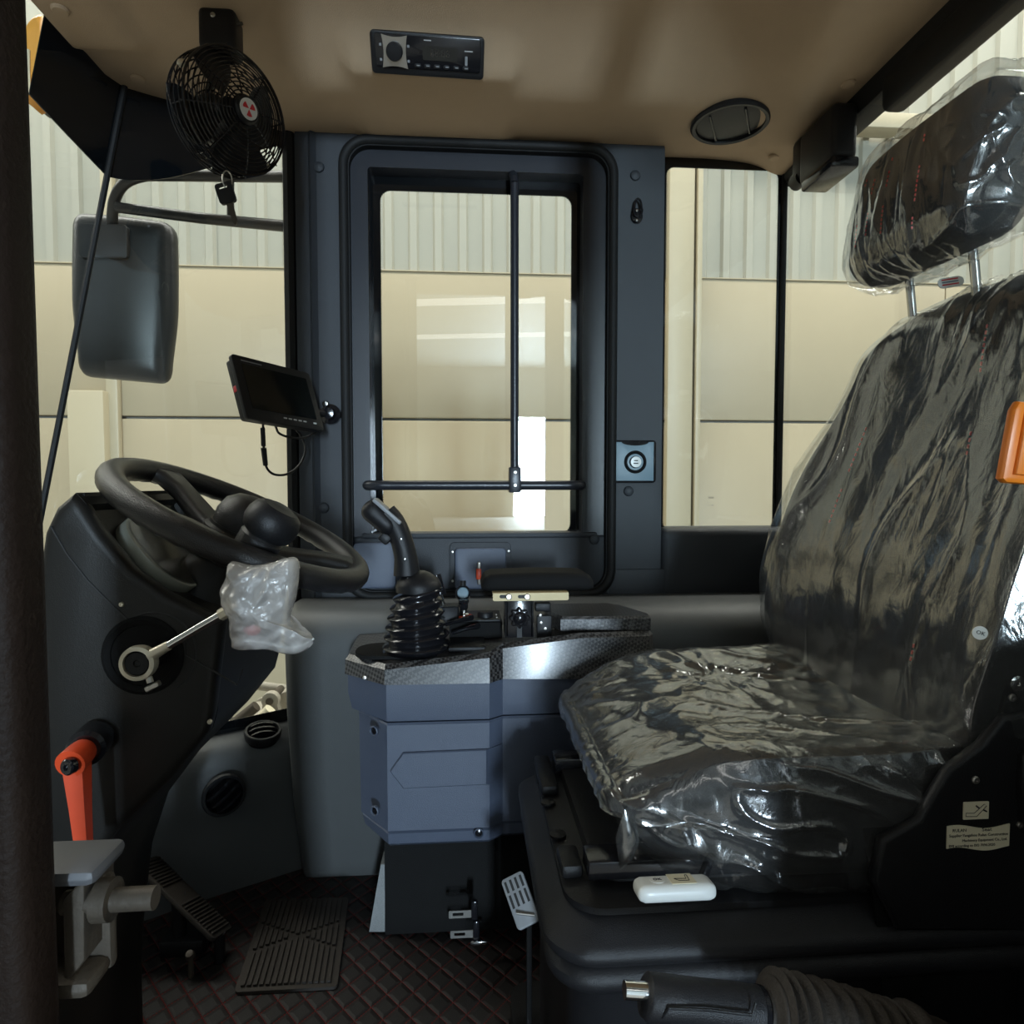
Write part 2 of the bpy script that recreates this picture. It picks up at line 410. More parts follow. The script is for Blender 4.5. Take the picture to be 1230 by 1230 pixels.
top = len(vs); vs += [(-0.655, 0.10, 1.74), (0.785, 0.10, 1.74), (0.785, 1.50, 1.74), (-0.37, 1.50, 1.74), (-0.655, 1.30, 1.74)]
b = MB(); b.add(vs, fs)
b.prism([(-0.72, 0.08), (0.86, 0.08), (0.86, 1.62), (-0.37, 1.62), (-0.72, 1.34)], 1.722, 1.76)
ceil = struct(b.build('ceiling', 'headliner', origin=(0, 0, 1.6), smooth=60))
def cap_on_ceiling(px, py, r=0.013, m='headliner'):
    p = atZ(px, py, 1.612); p.z = zc(p.x, p.y)
    b = MB(); b.lathe([(r, 0.003), (r, -0.002), (r * 0.8, -0.0045), (r * 0.2, -0.005)], Matrix.Translation(p), 18)
    return b.build('trim_clip', m, ceil)
for a in ((1019, 103), (930, 184), (166, 98), (72, 3)): cap_on_ceiling(*a)

# ---- far side wall with its escape window
W0 = 1.45
xl, xr = -0.365, 0.452
ox0, ox1, oz0, oz1 = -0.260, 0.333, 0.617, 1.612        # opening edged by the rubber seal
wr = root('wall_right', (0, W0, 0))
def P2(xa, xb, za, zb, r, n=8): return rrect(xb - xa, zb - za, r, n, (xa + xb) / 2, (za + zb) / 2)
b = MB()
nn = 8
b.ring(P2(xl, xr, 0.60, 1.640, 0.02, nn), P2(ox0 - 0.004, ox1 + 0.004, oz0 - 0.004, oz1 + 0.004, 0.055, nn), W0, W0 + 0.05, MXZ)
b.build('pillar_panel', 'panel', wr, smooth=30)
# chamfered front edge of the left pillar trim
b = MB(); b.prism([(xl - 0.012, W0 + 0.05), (xl + 0.035, W0 - 0.008), (xl + 0.046, W0 + 0.0), (xl + 0.046, W0 + 0.05)], 0.60, 1.63); b.build('pillar_edge', 'panel', wr)
# rubber seal
def seal(xa, xb, za, zb, r, rad, Y, flat=1.0):
    return [V((p[0], Y, p[1])) for p in P2(xa, xb, za, zb, r, 10)]
b = MB(); b.ring(P2(ox0 - 0.010, ox1 + 0.010, oz0 - 0.010, oz1 + 0.010, 0.06, 10), P2(ox0 + 0.012, ox1 - 0.012, oz0 + 0.012, oz1 - 0.012, 0.045, 10), W0 - 0.010, W0 + 0.03, MXZ)
b.tube(seal(ox0, ox1, oz0, oz1, 0.055, 0, W0 - 0.010), 0.0105, 10, closed=True, upv=(0, 1, 0)); b.build('door_seal', 'rubber', wr)
# stepped steel window frame
b = MB()
fx0, fx1, fz0, fz1 = -0.250, 0.323, 0.755, 1.602
b.ring(P2(fx0, fx1, fz0 - 0.14, fz1, 0.05, 8), P2(fx0 + 0.030, fx1 - 0.045, fz0, fz1 - 0.030, 0.012, 8), W0 + 0.008, W0 + 0.06, MXZ)
b.ring(P2(fx0 + 0.022, fx1 - 0.034, fz0, fz1 - 0.022, 0.015, 8), P2(fx0 + 0.040, fx1 - 0.056, fz0 + 0.0, fz1 - 0.042, 0.008, 8), W0 + 0.002, W0 + 0.06, MXZ)
b.build('window_frame', 'frame_metal', wr, smooth=30)
# lower panel under the window
b = MB(); b.box((ox0 + 0.008, W0 + 0.004, oz0 + 0.005), (ox1 - 0.006, W0 + 0.05, 0.752), 0.010, 3); b.build('lower_panel', 'panel', wr)
b = MB(); b.box((ox0 + 0.03, W0 - 0.002, 0.745), (ox1 - 0.03, W0 + 0.06, 0.757), 0.004, 2); b.build('window_sill', 'panel', wr)
# pillar below the rear side window, ledge, lower wall
b = MB(); b.box((xr - 0.125, W0 - 0.004, 0.585), (xr + 0.012, W0 + 0.05, 0.672), 0.006); b.build('trim_block', 'panel', wr)
b = MB(); b.box((xr, W0 - 0.006, 0.585), (0.80, W0 + 0.10, 0.765), 0.018, 3); b.build('sill_panel', 'panel', wr)
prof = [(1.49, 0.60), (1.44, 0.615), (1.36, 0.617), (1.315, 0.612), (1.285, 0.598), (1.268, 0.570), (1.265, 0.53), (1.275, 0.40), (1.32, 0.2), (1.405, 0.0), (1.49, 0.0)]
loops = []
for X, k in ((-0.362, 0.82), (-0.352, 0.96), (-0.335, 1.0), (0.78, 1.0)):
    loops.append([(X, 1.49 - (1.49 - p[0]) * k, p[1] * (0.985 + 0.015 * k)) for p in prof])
b = MB(); b.loft(loops); b.build('side_ledge', 'panel_toplit', wr, smooth=55)
# push-in plugs on the pillars
for px, py in ((383, 201), (389, 610), (763, 211), (755, 590), (714, 648)):
    p = at(px, py, W0); b = MB(); b.lathe([(0.012, 0.004), (0.012, 0), (0.0105, -0.004), (0.006, -0.0065), (0.001, -0.007)], basis(p, (0, 1, 0)), 20); b.build('plug', 'panel', wr)

# ---- glazing
def dots(parent, path, ux, uz, closed):
    """row of small printed dots along the edge of the black border"""
    b = MB(); P = path + [path[0]] if closed else path; carry = 0.0; step = 0.0056
    for p, q in zip(P[:-1], P[1:]):
        d = (q - p).length
        while carry < d:
            c = p.lerp(q, carry / d); carry += step
            b.add([c + ux * (0.0019 * math.cos(a)) + uz * (0.0019 * math.sin(a)) for a in (0.4, 1.45, 2.5, 3.54, 4.59, 5.64)], [[0, 1, 2, 3, 4, 5]])
        carry -= d
    o = b.build('frit_dots', 'frit', parent, smooth=0); o['kind'] = 'stuff'
def pane_xz(name, xa, xb, za, zb, Y, r, border, parent_name='frit_border'):
    b = MB(); b.prism(P2(xa, xb, za, zb, 0.02, 4), Y, Y + 0.005, MXZ); g = struct(b.build(name, 'glass', smooth=0))
    xi0, xi1, zi0, zi1 = border
    b = MB(); b.ring(P2(xa, xb, za, zb, 0.02, 8), P2(xi0, xi1, zi0, zi1, r, 8), Y - 0.002, Y, MXZ); b.build(parent_name, 'frit', g, smooth=0)
    dots(g, [V((p[0], Y - 0.0012, p[1])) for p in P2(xi0, xi1, zi0, zi1, r, 8)], V((1, 0, 0)), V((0, 0, 1)), True)
    return g
pane_xz('window_1', -0.235, 0.305, 0.72, 1.59, W0 + 0.045, 0.024, (-0.1885, 0.2475, 0.751, 1.529))
# rear side pane
pane_xz('window_2', 0.435, 0.752, 0.745, 1.64, 1.50, 0.02, (0.4705, 0.742, 0.757, 1.606))
# corner pane and front pane; both lean back towards the top
def seamP(z): t = 2.46 - (z - 0.825) * 0.66 / 0.655; return V((-0.377 - 0.16 * t, 1.45 - 0.09 * t, z))
def pilP(z): return V((-0.380, 1.462, z))
def nearP(z): s = seamP(z); return V((s.x + 0.02, 0.30, z))
def sheet(fn, nu, nv, th, z0, z1, nrm):
    vs = []; fs = []
    for k in (0, th):
        for j in range(nv + 1):
            for i in range(nu + 1): vs.append(fn(i / nu, z0 + (z1 - z0) * j / nv) + V(nrm) * k)
    q = (nu + 1) * (nv + 1)
    for j in range(nv):
        for i in range(nu):
            a = j * (nu + 1) + i; fs.append([a, a + 1, a + nu + 2, a + nu + 1]); fs.append([q + a, q + a + nu + 1, q + a + nu + 2, q + a + 1])
    for i in range(nu): fs.append([i, q + i, q + i + 1, i + 1]); a = nv * (nu + 1) + i; fs.append([a, a + 1, q + a + 1, q + a])
    for j in range(nv): a = j * (nu + 1); fs.append([a, a + nu + 1, q + a + nu + 1, q + a]); a += nu; fs.append([a, q + a, q + a + nu + 1, a + nu + 1])
    return vs, fs
def cornerF(u, z): return pilP(z).lerp(seamP(z), u)
def frontF(u, z):
    p = seamP(z).lerp(nearP(z), u); p.x -= 0.13 * math.sin(math.pi * u) ; return p
cn = (-0.49, 0.87, 0)
b = MB(); b.add(*sheet(cornerF, 4, 4, 0.005, 0.33, 1.66, cn)); g3 = struct(b.build('window_3', 'glass', smooth=30))
def cornerfrit(u, z):
    return cornerF(u, z) + V((0.49, -0.87, 0)) * 0.003
def band(lo, hi, fn, th, nrm, n=20):
    vs = []; fs = []
    for k in (0, th):
        for i in range(n + 1):
            u = i / n
            vs += [fn(u, lo(u)) + V(nrm) * k, fn(u, hi(u)) + V(nrm) * k]
    q = 2 * (n + 1)
    for i in range(n):
        a = 2 * i; fs += [[a, a + 2, a + 3, a + 1], [q + a, q + a + 1, q + a + 3, q + a + 2], [a, q + a, q + a + 2, a + 2], [a + 1, a + 3, q + a + 3, q + a + 1]]
    fs += [[0, 1, q + 1, q], [2 * n, q + 2 * n, q + 2 * n + 1, 2 * n + 1]]
    return vs, fs
cz = lambda u: 1.600 - 0.155 * ss(0.0, 1.0, u * 1.02) ** 0.8
b = MB(); b.add(*band(cz, lambda u: 1.66, cornerfrit, 0.002, cn)); b.build('frit_band', 'frit', g3, smooth=30)
b = MB(); b.add(*band(lambda u: 0.33, lambda u: 0.366 - 0.012 * u, cornerfrit, 0.002, cn)); b.build('frit_band', 'frit', g3, smooth=30)
dots(g3, [cornerfrit(0.030, 0.37 + 1.2 * k / 10) for k in range(11)], V((0.87, 0.49, 0)), V((0, 0, 1)), False)
b = MB(); b.tube([pilP(0.33), pilP(1.64)], 0.016, 8, flat=0.9); b.build('glass_gasket', 'rubber', g3)
b = MB(); b.add(*sheet(frontF, 14, 4, 0.005, 0.33, 1.66, (-1, 0, 0))); g4 = struct(b.build('window_4', 'glass', smooth=60))
fz = lambda u: 1.445 + 0.065 * u
ff = lambda u, z: frontF(u * 0.15, z) + V((0.003, 0, 0))
b = MB(); b.add(*band(fz, lambda u: 1.66, ff, 0.002, (-1, 0, 0), 40)); b.build('frit_band', 'frit', g4, smooth=60)
b = MB(); b.tube([seamP(0.33 + 1.33 * k / 8) + V((0.004, -0.004, 0)) for k in range(9)], 0.0055, 8); b.build('glass_joint', 'rubber', g4)
# rear pane, its corner joint and the black header rail above it
RX = 0.755
b = MB(); b.box((RX, 0.30, 0.745), (RX + 0.005, 1.505, 1.64)); g5 = struct(b.build('window_5', 'glass', smooth=0))
b = MB(); b.box((RX - 0.006, 1.491, 0.745), (RX + 0.007, 1.508, 1.62), 0.003); b.build('glass_joint', 'rubber', g5)
b = MB(); b.box((RX - 0.003, 0.15, 1.575), (RX + 0.05, 1.52, 1.66), 0.012, 2)
b.box((RX - 0.006, 0.35, 1.535), (RX + 0.04, 1.14, 1.60), 0.014, 3)
tr1 = struct(b.build('trim_1', 'rubber'))
b = MB(); b.box((RX - 0.02, 0.20, 0.0), (0.82, 1.56, 0.76), 0.02, 3); struct(b.build('wall_rear', 'panel'))
b = MB(); b.box((-0.93, 0.24, 0.0), (-0.86, 1.20, 0.34), 0.02, 2); struct(b.build('wall_front', 'black_matte'))

# ---- near side: the open doorway's front pillar, rear quarter and sill
b = MB(); b.box((-0.35, 0.235, -0.05), (-0.207, 0.305, 1.74), 0.012, 3)
b.box((-0.232, 0.29, -0.05), (-0.1955, 0.318, 1.74), 0.008, 3)
dp = struct(b.build('wall_left_front', 'door_edge'))
b = MB(); b.tube([(-0.238, 0.312, 0), (-0.238, 0.312, 1.7)], 0.010, 10); b.build('weather_strip', 'rubber', dp)
b = MB(); b.box((0.36, 0.10, -0.05), (0.82, 0.16, 0.75), 0.01); b.box((0.36, 0.10, 0.70), (0.44, 0.16, 1.72), 0.01)
b.box((0.78, 0.10, 0.70), (0.84, 0.17, 1.72), 0.01); struct(b.build('wall_left_rear', 'panel'))
b = MB(); b.box((-0.86, 0.10, 0.0), (-0.33, 0.16, 0.34), 0.01); struct(b.build('wall_left_lower', 'panel'))
b = MB(); b.box((0.44, 0.125, 0.75), (0.78, 0.13, 1.64)); struct(b.build('window_6', 'glass', smooth=0))

# ---- front heater housing in the corner below the glass
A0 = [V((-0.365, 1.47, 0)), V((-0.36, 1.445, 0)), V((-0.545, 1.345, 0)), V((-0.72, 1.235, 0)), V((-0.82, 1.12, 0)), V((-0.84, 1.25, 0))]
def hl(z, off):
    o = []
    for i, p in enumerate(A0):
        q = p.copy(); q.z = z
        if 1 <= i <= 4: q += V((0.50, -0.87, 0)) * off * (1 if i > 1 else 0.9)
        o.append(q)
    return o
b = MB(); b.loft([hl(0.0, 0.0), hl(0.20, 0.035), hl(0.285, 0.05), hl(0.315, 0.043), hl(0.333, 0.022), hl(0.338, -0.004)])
hh = struct(b.build('trim_2', 'panel_toplit', smooth=60))
def round_vent(parent, p, nrm, r, xh, tilt=0.0):
    mt = basis(p, nrm, xh)
    b = MB(); b.lathe([(r * 1.0, -0.010), (r * 1.06, 0.002), (r * 1.0, 0.006), (r * 0.88, 0.006), (r * 0.84, -0.002), (r * 0.84, -0.02)], mt, 32, cap=False)
    v = b.build('air_vent', 'black', parent)
    b = MB(); b.lathe([(r * 0.86, -0.018), (r * 0.86, -0.016), (r * 0.1, -0.016)], mt, 24); b.build('duct_back', 'black_matte', v)
    for k in (-0.45, 0.0, 0.45):
        b = MB(); h = r * 0.84 * math.sqrt(1 - k * k)
        pts = [(-h, -0.014)] + [(h * math.cos(math.pi - a), 0.013 * math.sin(a)) for a in [math.pi * i / 10 for i in range(11)]] + [(h, -0.014)]
        b.prism(pts, -0.0022, 0.0022, mt @ Matrix(((1, 0, 0, 0), (0, 0, 1, r * k), (0, 1, 0, 0), (0, 0, 0, 1)))); b.build('louvre', 'black_gloss', v)
    return v
pv = at(316, 889, 1.375); round_vent(hh, V((pv.x, pv.y, 0.341)), (0.12, -0.2, 0.97), 0.036, (1, 0.4, 0))
pv = at(269, 955, 1.298); round_vent(hh, pv, (0.48, -0.82, 0.05), 0.040, (0.6, 0.3, 0.5))
b = MB(); b.lathe([(0.012, 0), (0.012, 0.003), (0.002, 0.004)], Matrix.Translation(at(346, 874, 1.43)), 16); b.build('plug', 'panel', hh)

# etched maker's mark low on the rear side pane
w2o = bpy.data.objects['window_2']
mk_ = at(852, 598, 1.497)
def xzmat(x, z, Y): return Matrix(((1, 0, 0, x), (0, 0, -1, Y), (0, 1, 0, z), (0, 0, 0, 1)))
for tx, dx, dz, sz in (('>>', -0.003, 0.0, 0.012), ('- - -', -0.008, -0.010, 0.007), ('- - - o', -0.008, -0.017, 0.008)):
    lettering('etched_mark', tx, sz, xzmat(mk_.x + dx, mk_.z + dz, mk_.y), 'grey_plastic', w2o)

# ================================================================== SIDE CONSOLE
CY = 1.08
con = thing('side_console', 'blue-grey control console with carbon-fibre pattern top beside the seat', 'console', (0.05, 1.2, 0.0))
def cz_(px, py, Y): return at(px, py, Y).z
pl0 = at(415, 817, 1.15).x; pl1 = at(462, 797, CY).x; pl2 = at(588, 783, CY).x; pl3 = at(604, 783, CY + 0.016).x; pl4 = at(786, 757, 1.13).x
plan = [(pl0, 1.262), (pl0, 1.15), (pl1, CY), (pl2, CY), (pl3, CY + 0.022), (0.20, CY + 0.012), (pl4 - 0.01, 1.125), (pl4, 1.14), (pl4, 1.262)]
zt_ = [0.572, 0.563, 0.563, 0.580, 0.590, 0.608, 0.602, 0.602, 0.602]
zb_ = 0.531
ins = [(0.002, 0)] * 9
lo = [V((p[0], p[1] - (0.009 if 3 <= i <= 7 else 0.006 if i in (1, 2) else 0), zb_)) for i, p in enumerate(plan)]
mid = [V((p[0], p[1], zt_[i] - 0.008)) for i, p in enumerate(plan)]
hi = [V((p[0] + (0.006 if i in (0, 1) else (-0.006 if i >= 7 else 0)), p[1] + (0.008 if 1 <= i <= 7 else 0), zt_[i])) for i, p in enumerate(plan)]
b = MB(); b.loft([lo, mid, hi]); b.build('carbon_top', 'carbon', con, smooth=25)
# body
body = [(pl0 + 0.004, 1.262), (pl0 + 0.004, 1.152), (pl1 + 0.002, CY + 0.002), (pl2, CY + 0.002), (pl3, CY + 0.020), (0.20, CY + 0.020), (0.30, 1.15), (0.30, 1.262)]
def pl(off, z, x0=0.0): return [V((p[0] + (x0 if i < 2 else 0), p[1] + (off if 1 <= i <= 6 else 0), z)) for i, p in enumerate(body)]
z870 = cz_(500, 870, CY); z1000 = cz_(500, 1003, CY); z1025 = cz_(500, 1026, CY); z905 = cz_(500, 905, CY); z950 = cz_(500, 948, CY)
b = MB(); b.loft([pl(0.010, z870 + 0.001, 0.012), pl(0.004, z870 + 0.004, 0.006), pl(0.0, z870 + 0.035), pl(0, zb_ - 0.001)]); b.build('upper_body', 'panel_blue', con, smooth=25)
b = MB(); b.loft([pl(0.012, z1000 + 0.001, 0.022), pl(0.006, z1000 + 0.004, 0.02), pl(0.006, z870 - 0.004, 0.018), pl(0.009, z870 - 0.0005, 0.018)]); b.build('middle_body', 'panel_blue', con, smooth=25)
b = MB(); b.loft([pl(0.06, z1025 - 0.012, 0.045), pl(0.035, z1025 - 0.004, 0.035), pl(0.012, z1025 + 0.012, 0.026), pl(0.010, z1000 - 0.003, 0.022), pl(0.014, z1000 - 0.0002, 0.022)]); b.build('lower_body', 'panel_blue', con, smooth=30)
# embossed six-sided panel, wrapping past the bend
xa, xb = at(468, 925, CY).x, at(484, 925, CY).x
zc0 = (z905 + z950) / 2
b = MB(); b.prism([(xa, zc0), (xb, z905), (pl2 - 0.004, z905 + 0.002), (pl2 - 0.004, z950 + 0.002), (xb, z950)], CY + 0.0020, CY + 0.02, MXZ, bev=0.0018, seg=1)
q = [(pl2 - 0.0039, z950 + 0.002), (pl2 - 0.0039, z905 + 0.002), (pl3, z905 + 0.003), (pl3, z950 + 0.003)]
b.add([(q[0][0], CY + 0.0024, q[0][1]), (q[1][0], CY + 0.0024, q[1][1]), (q[2][0], CY + 0.0225, q[2][1]), (q[3][0], CY + 0.0225, q[3][1])] + [(a[0], CY + 0.04, a[1]) for a in q],
      [[0, 1, 2, 3], [4, 7, 6, 5], [0, 4, 5, 1], [1, 5, 6, 2], [2, 6, 7, 3], [3, 7, 4, 0]])
b.build('embossed_panel', 'panel_blue', con, smooth=20)
for px, py in ((449, 878), (450, 974), (575, 1001)):
    Yp = 1.092 if px < 460 else CY + 0.008
    p = at(px, py, Yp); mt = basis(p, (-0.55, -0.83, 0) if px < 460 else (0, -1, 0))
    b = MB(); b.lathe([(0.0085, -0.004), (0.0092, 0.001), (0.0075, 0.0022), (0.0062, 0.0005), (0.0062, -0.004)], mt, 20, cap=False); s_ = b.build('screw_cup', 'panel_blue', con)
    b = MB(); b.lathe([(0.0066, -0.004), (0.0060, 0.0), (0.003, 0.0008), (0.0025, -0.0005), (0.0004, -0.0006)], mt, 16); b.build('screw', 'black_gloss', s_)
for px, py, Yp in ((438, 814, 1.11), (555, 815, CY), (668, 806, CY + 0.02)): screw(con, at(px, py, Yp - 0.004), (0, -1, 0.1), 0.0035)
# recessed deck on top
b = MB(); b.loft([[V((x, y, z)) for x, y in P2(-0.195, -0.075, 1.105, 1.20, 0.04, 6)] for z in (0.566, 0.572)]); b.build('deck_plate', 'black_matte', con)
b = MB(); b.box((-0.03, 1.10, 0.578), (0.035, 1.185, 0.586), 0.003); b.build('armrest_lever_tray', 'black', con)
b = MB(); b.box((-0.156, 1.212, 0.0), (0.26, 1.262, 0.27)); b.build('plinth', 'black_matte', con)
b = MB(); pp = [at(x, y, 1.212) for x, y in ((443, 1121), (462, 1121), (462, 1040), (457, 1040))]
b.prism([(p.x, p.z if p.z > 0.002 else 0.001) for p in pp], 1.216, 1.262, MXZ); tag(b.build('insulation_strip', 'felt'), 'grey speckled felt strip standing beside the black console plinth', 'insulation')

# ---- joystick
jb = at(502, 776, 1.145); jb.z = 0.572
joy = thing('joystick', 'black joystick with pistol grip rising from a ribbed rubber bellows', 'joystick', jb)
jt = at(503, 706, 1.145)
b = MB(); N = 6; prof = [(0.062, 0.0)]
H = jt.z - jb.z
for k in range(N):
    t0 = k / N; r0 = 0.060 - 0.020 * t0
    prof += [(r0 * 0.90, H * (t0 + 0.01)), (r0 * 1.0, H * (t0 + 0.05)), (r0 * 1.03, H * (t0 + 0.075)), (r0 * 0.99, H * (t0 + 0.10)), (r0 * 0.84, H * (t0 + 0.135))]
n = 40; loops = []
for r, z in prof:
    t = z / H; cx = jb.x + (jt.x - jb.x) * t - 0.004 * math.sin(t * 3); 
    loops.append([V((cx + r * math.cos(2 * math.pi * k / n), jb.y + r * math.sin(2 * math.pi * k / n), jb.z + z + 0.012 * t * math.cos(2 * math.pi * k / n) * 0.8)) for k in range(n)])
b.loft(loops); b.build('bellows', 'black_gloss', joy, smooth=60)
b = MB(); b.lathe([(0.040, 0), (0.041, 0.010), (0.038, 0.018), (0.030, 0.026), (0.020, 0.033), (0.012, 0.036)], Matrix.Translation(jt + V((0, 0, -0.006))), 32); b.build('collar', 'black', joy)
YJ = 1.145
gp = [at(489, 690, YJ), at(487, 668, YJ), at(481, 645, YJ), at(473, 628, YJ), at(463, 616, YJ)]
rr = [0.024, 0.020, 0.0195, 0.020, 0.020]
pth = catmull(gp, 6); rl = []
for i in range(len(pth)):
    t = i / (len(pth) - 1) * 4; k = min(3, int(t)); rl.append(rr[k] + (rr[k + 1] - rr[k]) * (t - k))
b = MB(); b.tube(pth, rl, 20, flat=1.0, upv=(0, 1, 0)); grip = b.build('grip', 'black', joy, smooth=50)
hc = at(457, 622, YJ); ax = (at(480, 641, YJ) - at(440, 606, YJ)).normalized()
mt = basis(hc, (0, -1, 0), ax)
def headf(o, p, nn):
    o = o.copy(); o.y *= 1.0 - 0.22 * p.x * (1 if p.y > 0 else 0.3); return mt @ o
b = MB(); b.rbox((0.036, 0.019, 0.024), 0.0185, 8, headf); hd = b.build('grip_head', 'black', joy, smooth=60)
b = MB(); b.box((-0.030, 0.014, -0.020), (0.034, 0.0215, 0.020), 0.003, 2, mt); b.build('thumb_plate', 'grey_plastic', hd)
b = MB(); b.box((0.020, -0.030, -0.012), (0.040, -0.012, 0.012), 0.004, 2, mt); b.build('trigger', 'black', hd)
for px, py in ((481.5, 647.5), (486, 671.5), (490, 695)): screw(joy, at(px, py, YJ - 0.021), (0, -1, 0), 0.0024, 'chrome')

# ---- short levers, switches and key lock on the console
lv = thing('selector_lever', 'small black cylinder-topped lever just behind the joystick bellows', 'lever', at(533, 735, 1.20))
b = MB(); b.tube([at(524, 690, 1.19), at(529, 714, 1.19)], [0.0085, 0.0105], 16); b.build('handle', 'black_gloss', lv)
b = MB(); b.tube([at(529, 714, 1.19), at(535, 737, 1.20)], 0.004, 10); b.build('stem', 'steel', lv)
b = MB(); b.box(at(528, 747, 1.21), at(551, 728, 1.18), 0.004); b.build('lever_base', 'black', lv)
sp_ = thing('switch_plate', 'black switch plate with red-ringed stop knob and round capped socket', 'switch plate', at(570, 740, 1.20))
a_, c_ = at(540, 737, 1.205), at(601, 722, 1.235)
b = MB(); b.box((a_.x, 1.175, 0.612), (c_.x, 1.262, 0.618), 0.003); b.build('plate', 'black', sp_)
b = MB(); b.box((a_.x, 1.175, 0.583), (c_.x, 1.262, 0.612)); b.build('plate_riser', 'black_matte', sp_)
p = at(557, 732, 1.20); p.z = 0.618
b = MB(); b.lathe([(0.017, 0), (0.017, 0.003), (0.011, 0.0035)], Matrix.Translation(p), 28); b.build('red_ring', 'red_lever', sp_)
b = MB(); b.lathe([(0.0105, 0.0), (0.0105, 0.006), (0.007, 0.008), (0.007, 0.014)], Matrix.Translation(p), 24); k_ = b.build('knob_collar', 'chrome', sp_)
b = MB(); b.lathe([(0.006, 0.012), (0.008, 0.018), (0.0085, 0.026), (0.010, 0.028), (0.010, 0.032), (0.002, 0.033)], Matrix.Translation(p), 8); b.build('knob', 'black_gloss', sp_, smooth=20)
p2 = at(583, 732, 1.20); p2.z = 0.618
b = MB(); b.lathe([(0.015, 0), (0.015, 0.007), (0.013, 0.010), (0.002, 0.0105)], Matrix.Translation(p2), 28); b.build('socket_cap', 'black', sp_)
for dx, dy in ((0.021, 0.012), (0.021, -0.012)): screw(sp_, p2 + V((dx, dy, 0)), (0, 0, 1), 0.0022)
kl = thing('ignition_lock', 'round ignition lock with blue-grey face on the sill behind the stop knob', 'ignition switch', at(556, 716, 1.23))
p = at(556, 712, 1.245)
b = MB(); b.lathe([(0.015, 0.03), (0.015, 0.0), (0.012, -0.002), (0.0115, 0.002)], basis(p, (0, 1, -0.3)), 26); b.build('bezel', 'black_gloss', kl)
b = MB(); b.lathe([(0.0112, 0.001), (0.010, -0.001), (0.005, -0.0015), (0.001, -0.0015)], basis(p, (0, 1, -0.3)), 22); b.build('face', 'blue_plate', kl)
b = MB(); b.tube([p + V((0, 0.005, 0.012)), p + V((0, 0.008, 0.022))], 0.006, 10); b.build('lug', 'black', kl)
fl = thing('finger_lever', 'pair of flat black finger levers lying on the console deck', 'lever', at(550, 755, 1.15))
for px, py in ((548, 746), (556, 756)):
    b = MB(); b.tube([at(px - 12, py + 4, 1.16), at(px + 8, py - 2, 1.15), at(px + 18, py - 4, 1.14)], [0.006, 0.007, 0.009], 10, flat=0.6); b.build('lever_arm', 'black_gloss', fl)

# ---- armrest with bracket
ar = thing('armrest', 'padded black armrest with gold bracket and star knob on the console', 'armrest', at(624, 768, 1.11))
x0, x1 = at(577, 700, 1.13).x, at(716, 700, 1.13).x; z0, z1 = at(640, 712, 1.12).z, at(640, 690, 1.14).z
cx, cyy, czz = (x0 + x1) / 2, 1.178, (z0 + z1) / 2
def padf(o, p, nn):
    k = 1 - 0.06 * ss(-1, 1, p.z); return V((cx + o.x * k, cyy + o.y, czz + o.z + (0.003 * (1 - p.x * p.x) if p.z > 0 else 0)))
b = MB(); b.rbox(((x1 - x0) / 2, 0.048, (z1 - z0) / 2), 0.012, 14, padf); b.build('pad', 'black_matte', ar, smooth=60)
g0, g1 = at(592, 722, 1.11), at(683, 711.5, 1.11)
b = MB(); b.prism(rrect(g1.x - g0.x, g1.z - g0.z, 0.003, 3, (g0.x + g1.x) / 2, (g0.z + g1.z) / 2), 1.109, 1.112, MXZ); gb = b.build('bracket_plate', 'zinc_gold', ar)
b = MB(); b.box((g0.x, 1.112, g1.z - 0.003), (g1.x, 1.20, g1.z)); b.build('bracket_flange', 'zinc_gold', ar)
for px in (611, 633):
    p = at(px, 716.5, 1.109)
    b = MB(); b.prism(rrect(0.022, 0.006, 0.003, 4, p.x - 0.005, p.z), 1.1080, 1.1092, MXZ); b.build('slot', 'ink', gb)
    b = MB(); b.lathe([(0.0055, 0), (0.0055, -0.003), (0.004, -0.0045), (0.001, -0.0045)], basis(p, (0, 1, 0)), 18); b.build('bolt', 'steel', gb)
a_, c_ = at(607, 766, 1.118), at(641, 722, 1.118)
b = MB(); b.box((a_.x, 1.118, a_.z), (c_.x, 1.124, c_.z + 0.004), 0.002); b.box((a_.x, 1.118, a_.z), (a_.x + 0.005, 1.17, c_.z), 0.001); b.box((c_.x - 0.005, 1.118, a_.z), (c_.x, 1.17, c_.z), 0.001)
b.build('post', 'black_gloss', ar)
p = at(624, 742, 1.112); b = MB()
prof = []
pts = [((0.0165 + 0.0022 * math.cos(8 * a)) * math.cos(a), (0.0165 + 0.0022 * math.cos(8 * a)) * math.sin(a)) for a in [2 * math.pi * k / 64 for k in range(64)]]
mt = basis(p, (0, -1, 0)); b.prism(pts, -0.006, 0.006, mt, bev=0.002); b.lathe([(0.012, 0.006), (0.010, 0.009), (0.004, 0.011), (0.0005, 0.0112)], mt, 20); b.build('star_knob', 'black_gloss', ar)
b = MB(); b.box(at(621, 766, 1.1175), at(627, 752, 1.1172)); b.build('slot', 'ink', ar)
hw = thing('hinge_bracket', 'small black hinge bracket with bolts between armrest post and carbon lid', 'bracket', at(655, 765, 1.14))
b = MB(); b.box(at(645, 768, 1.15), at(662, 738, 1.16), 0.002); b.box(at(643, 735, 1.16), at(660, 722, 1.18), 0.003); b.build('plate', 'black', hw)
for px, py in ((650, 748), (655, 755), (649, 739)): screw(hw, at(px, py, 1.149), (0, -1, 0), 0.003)

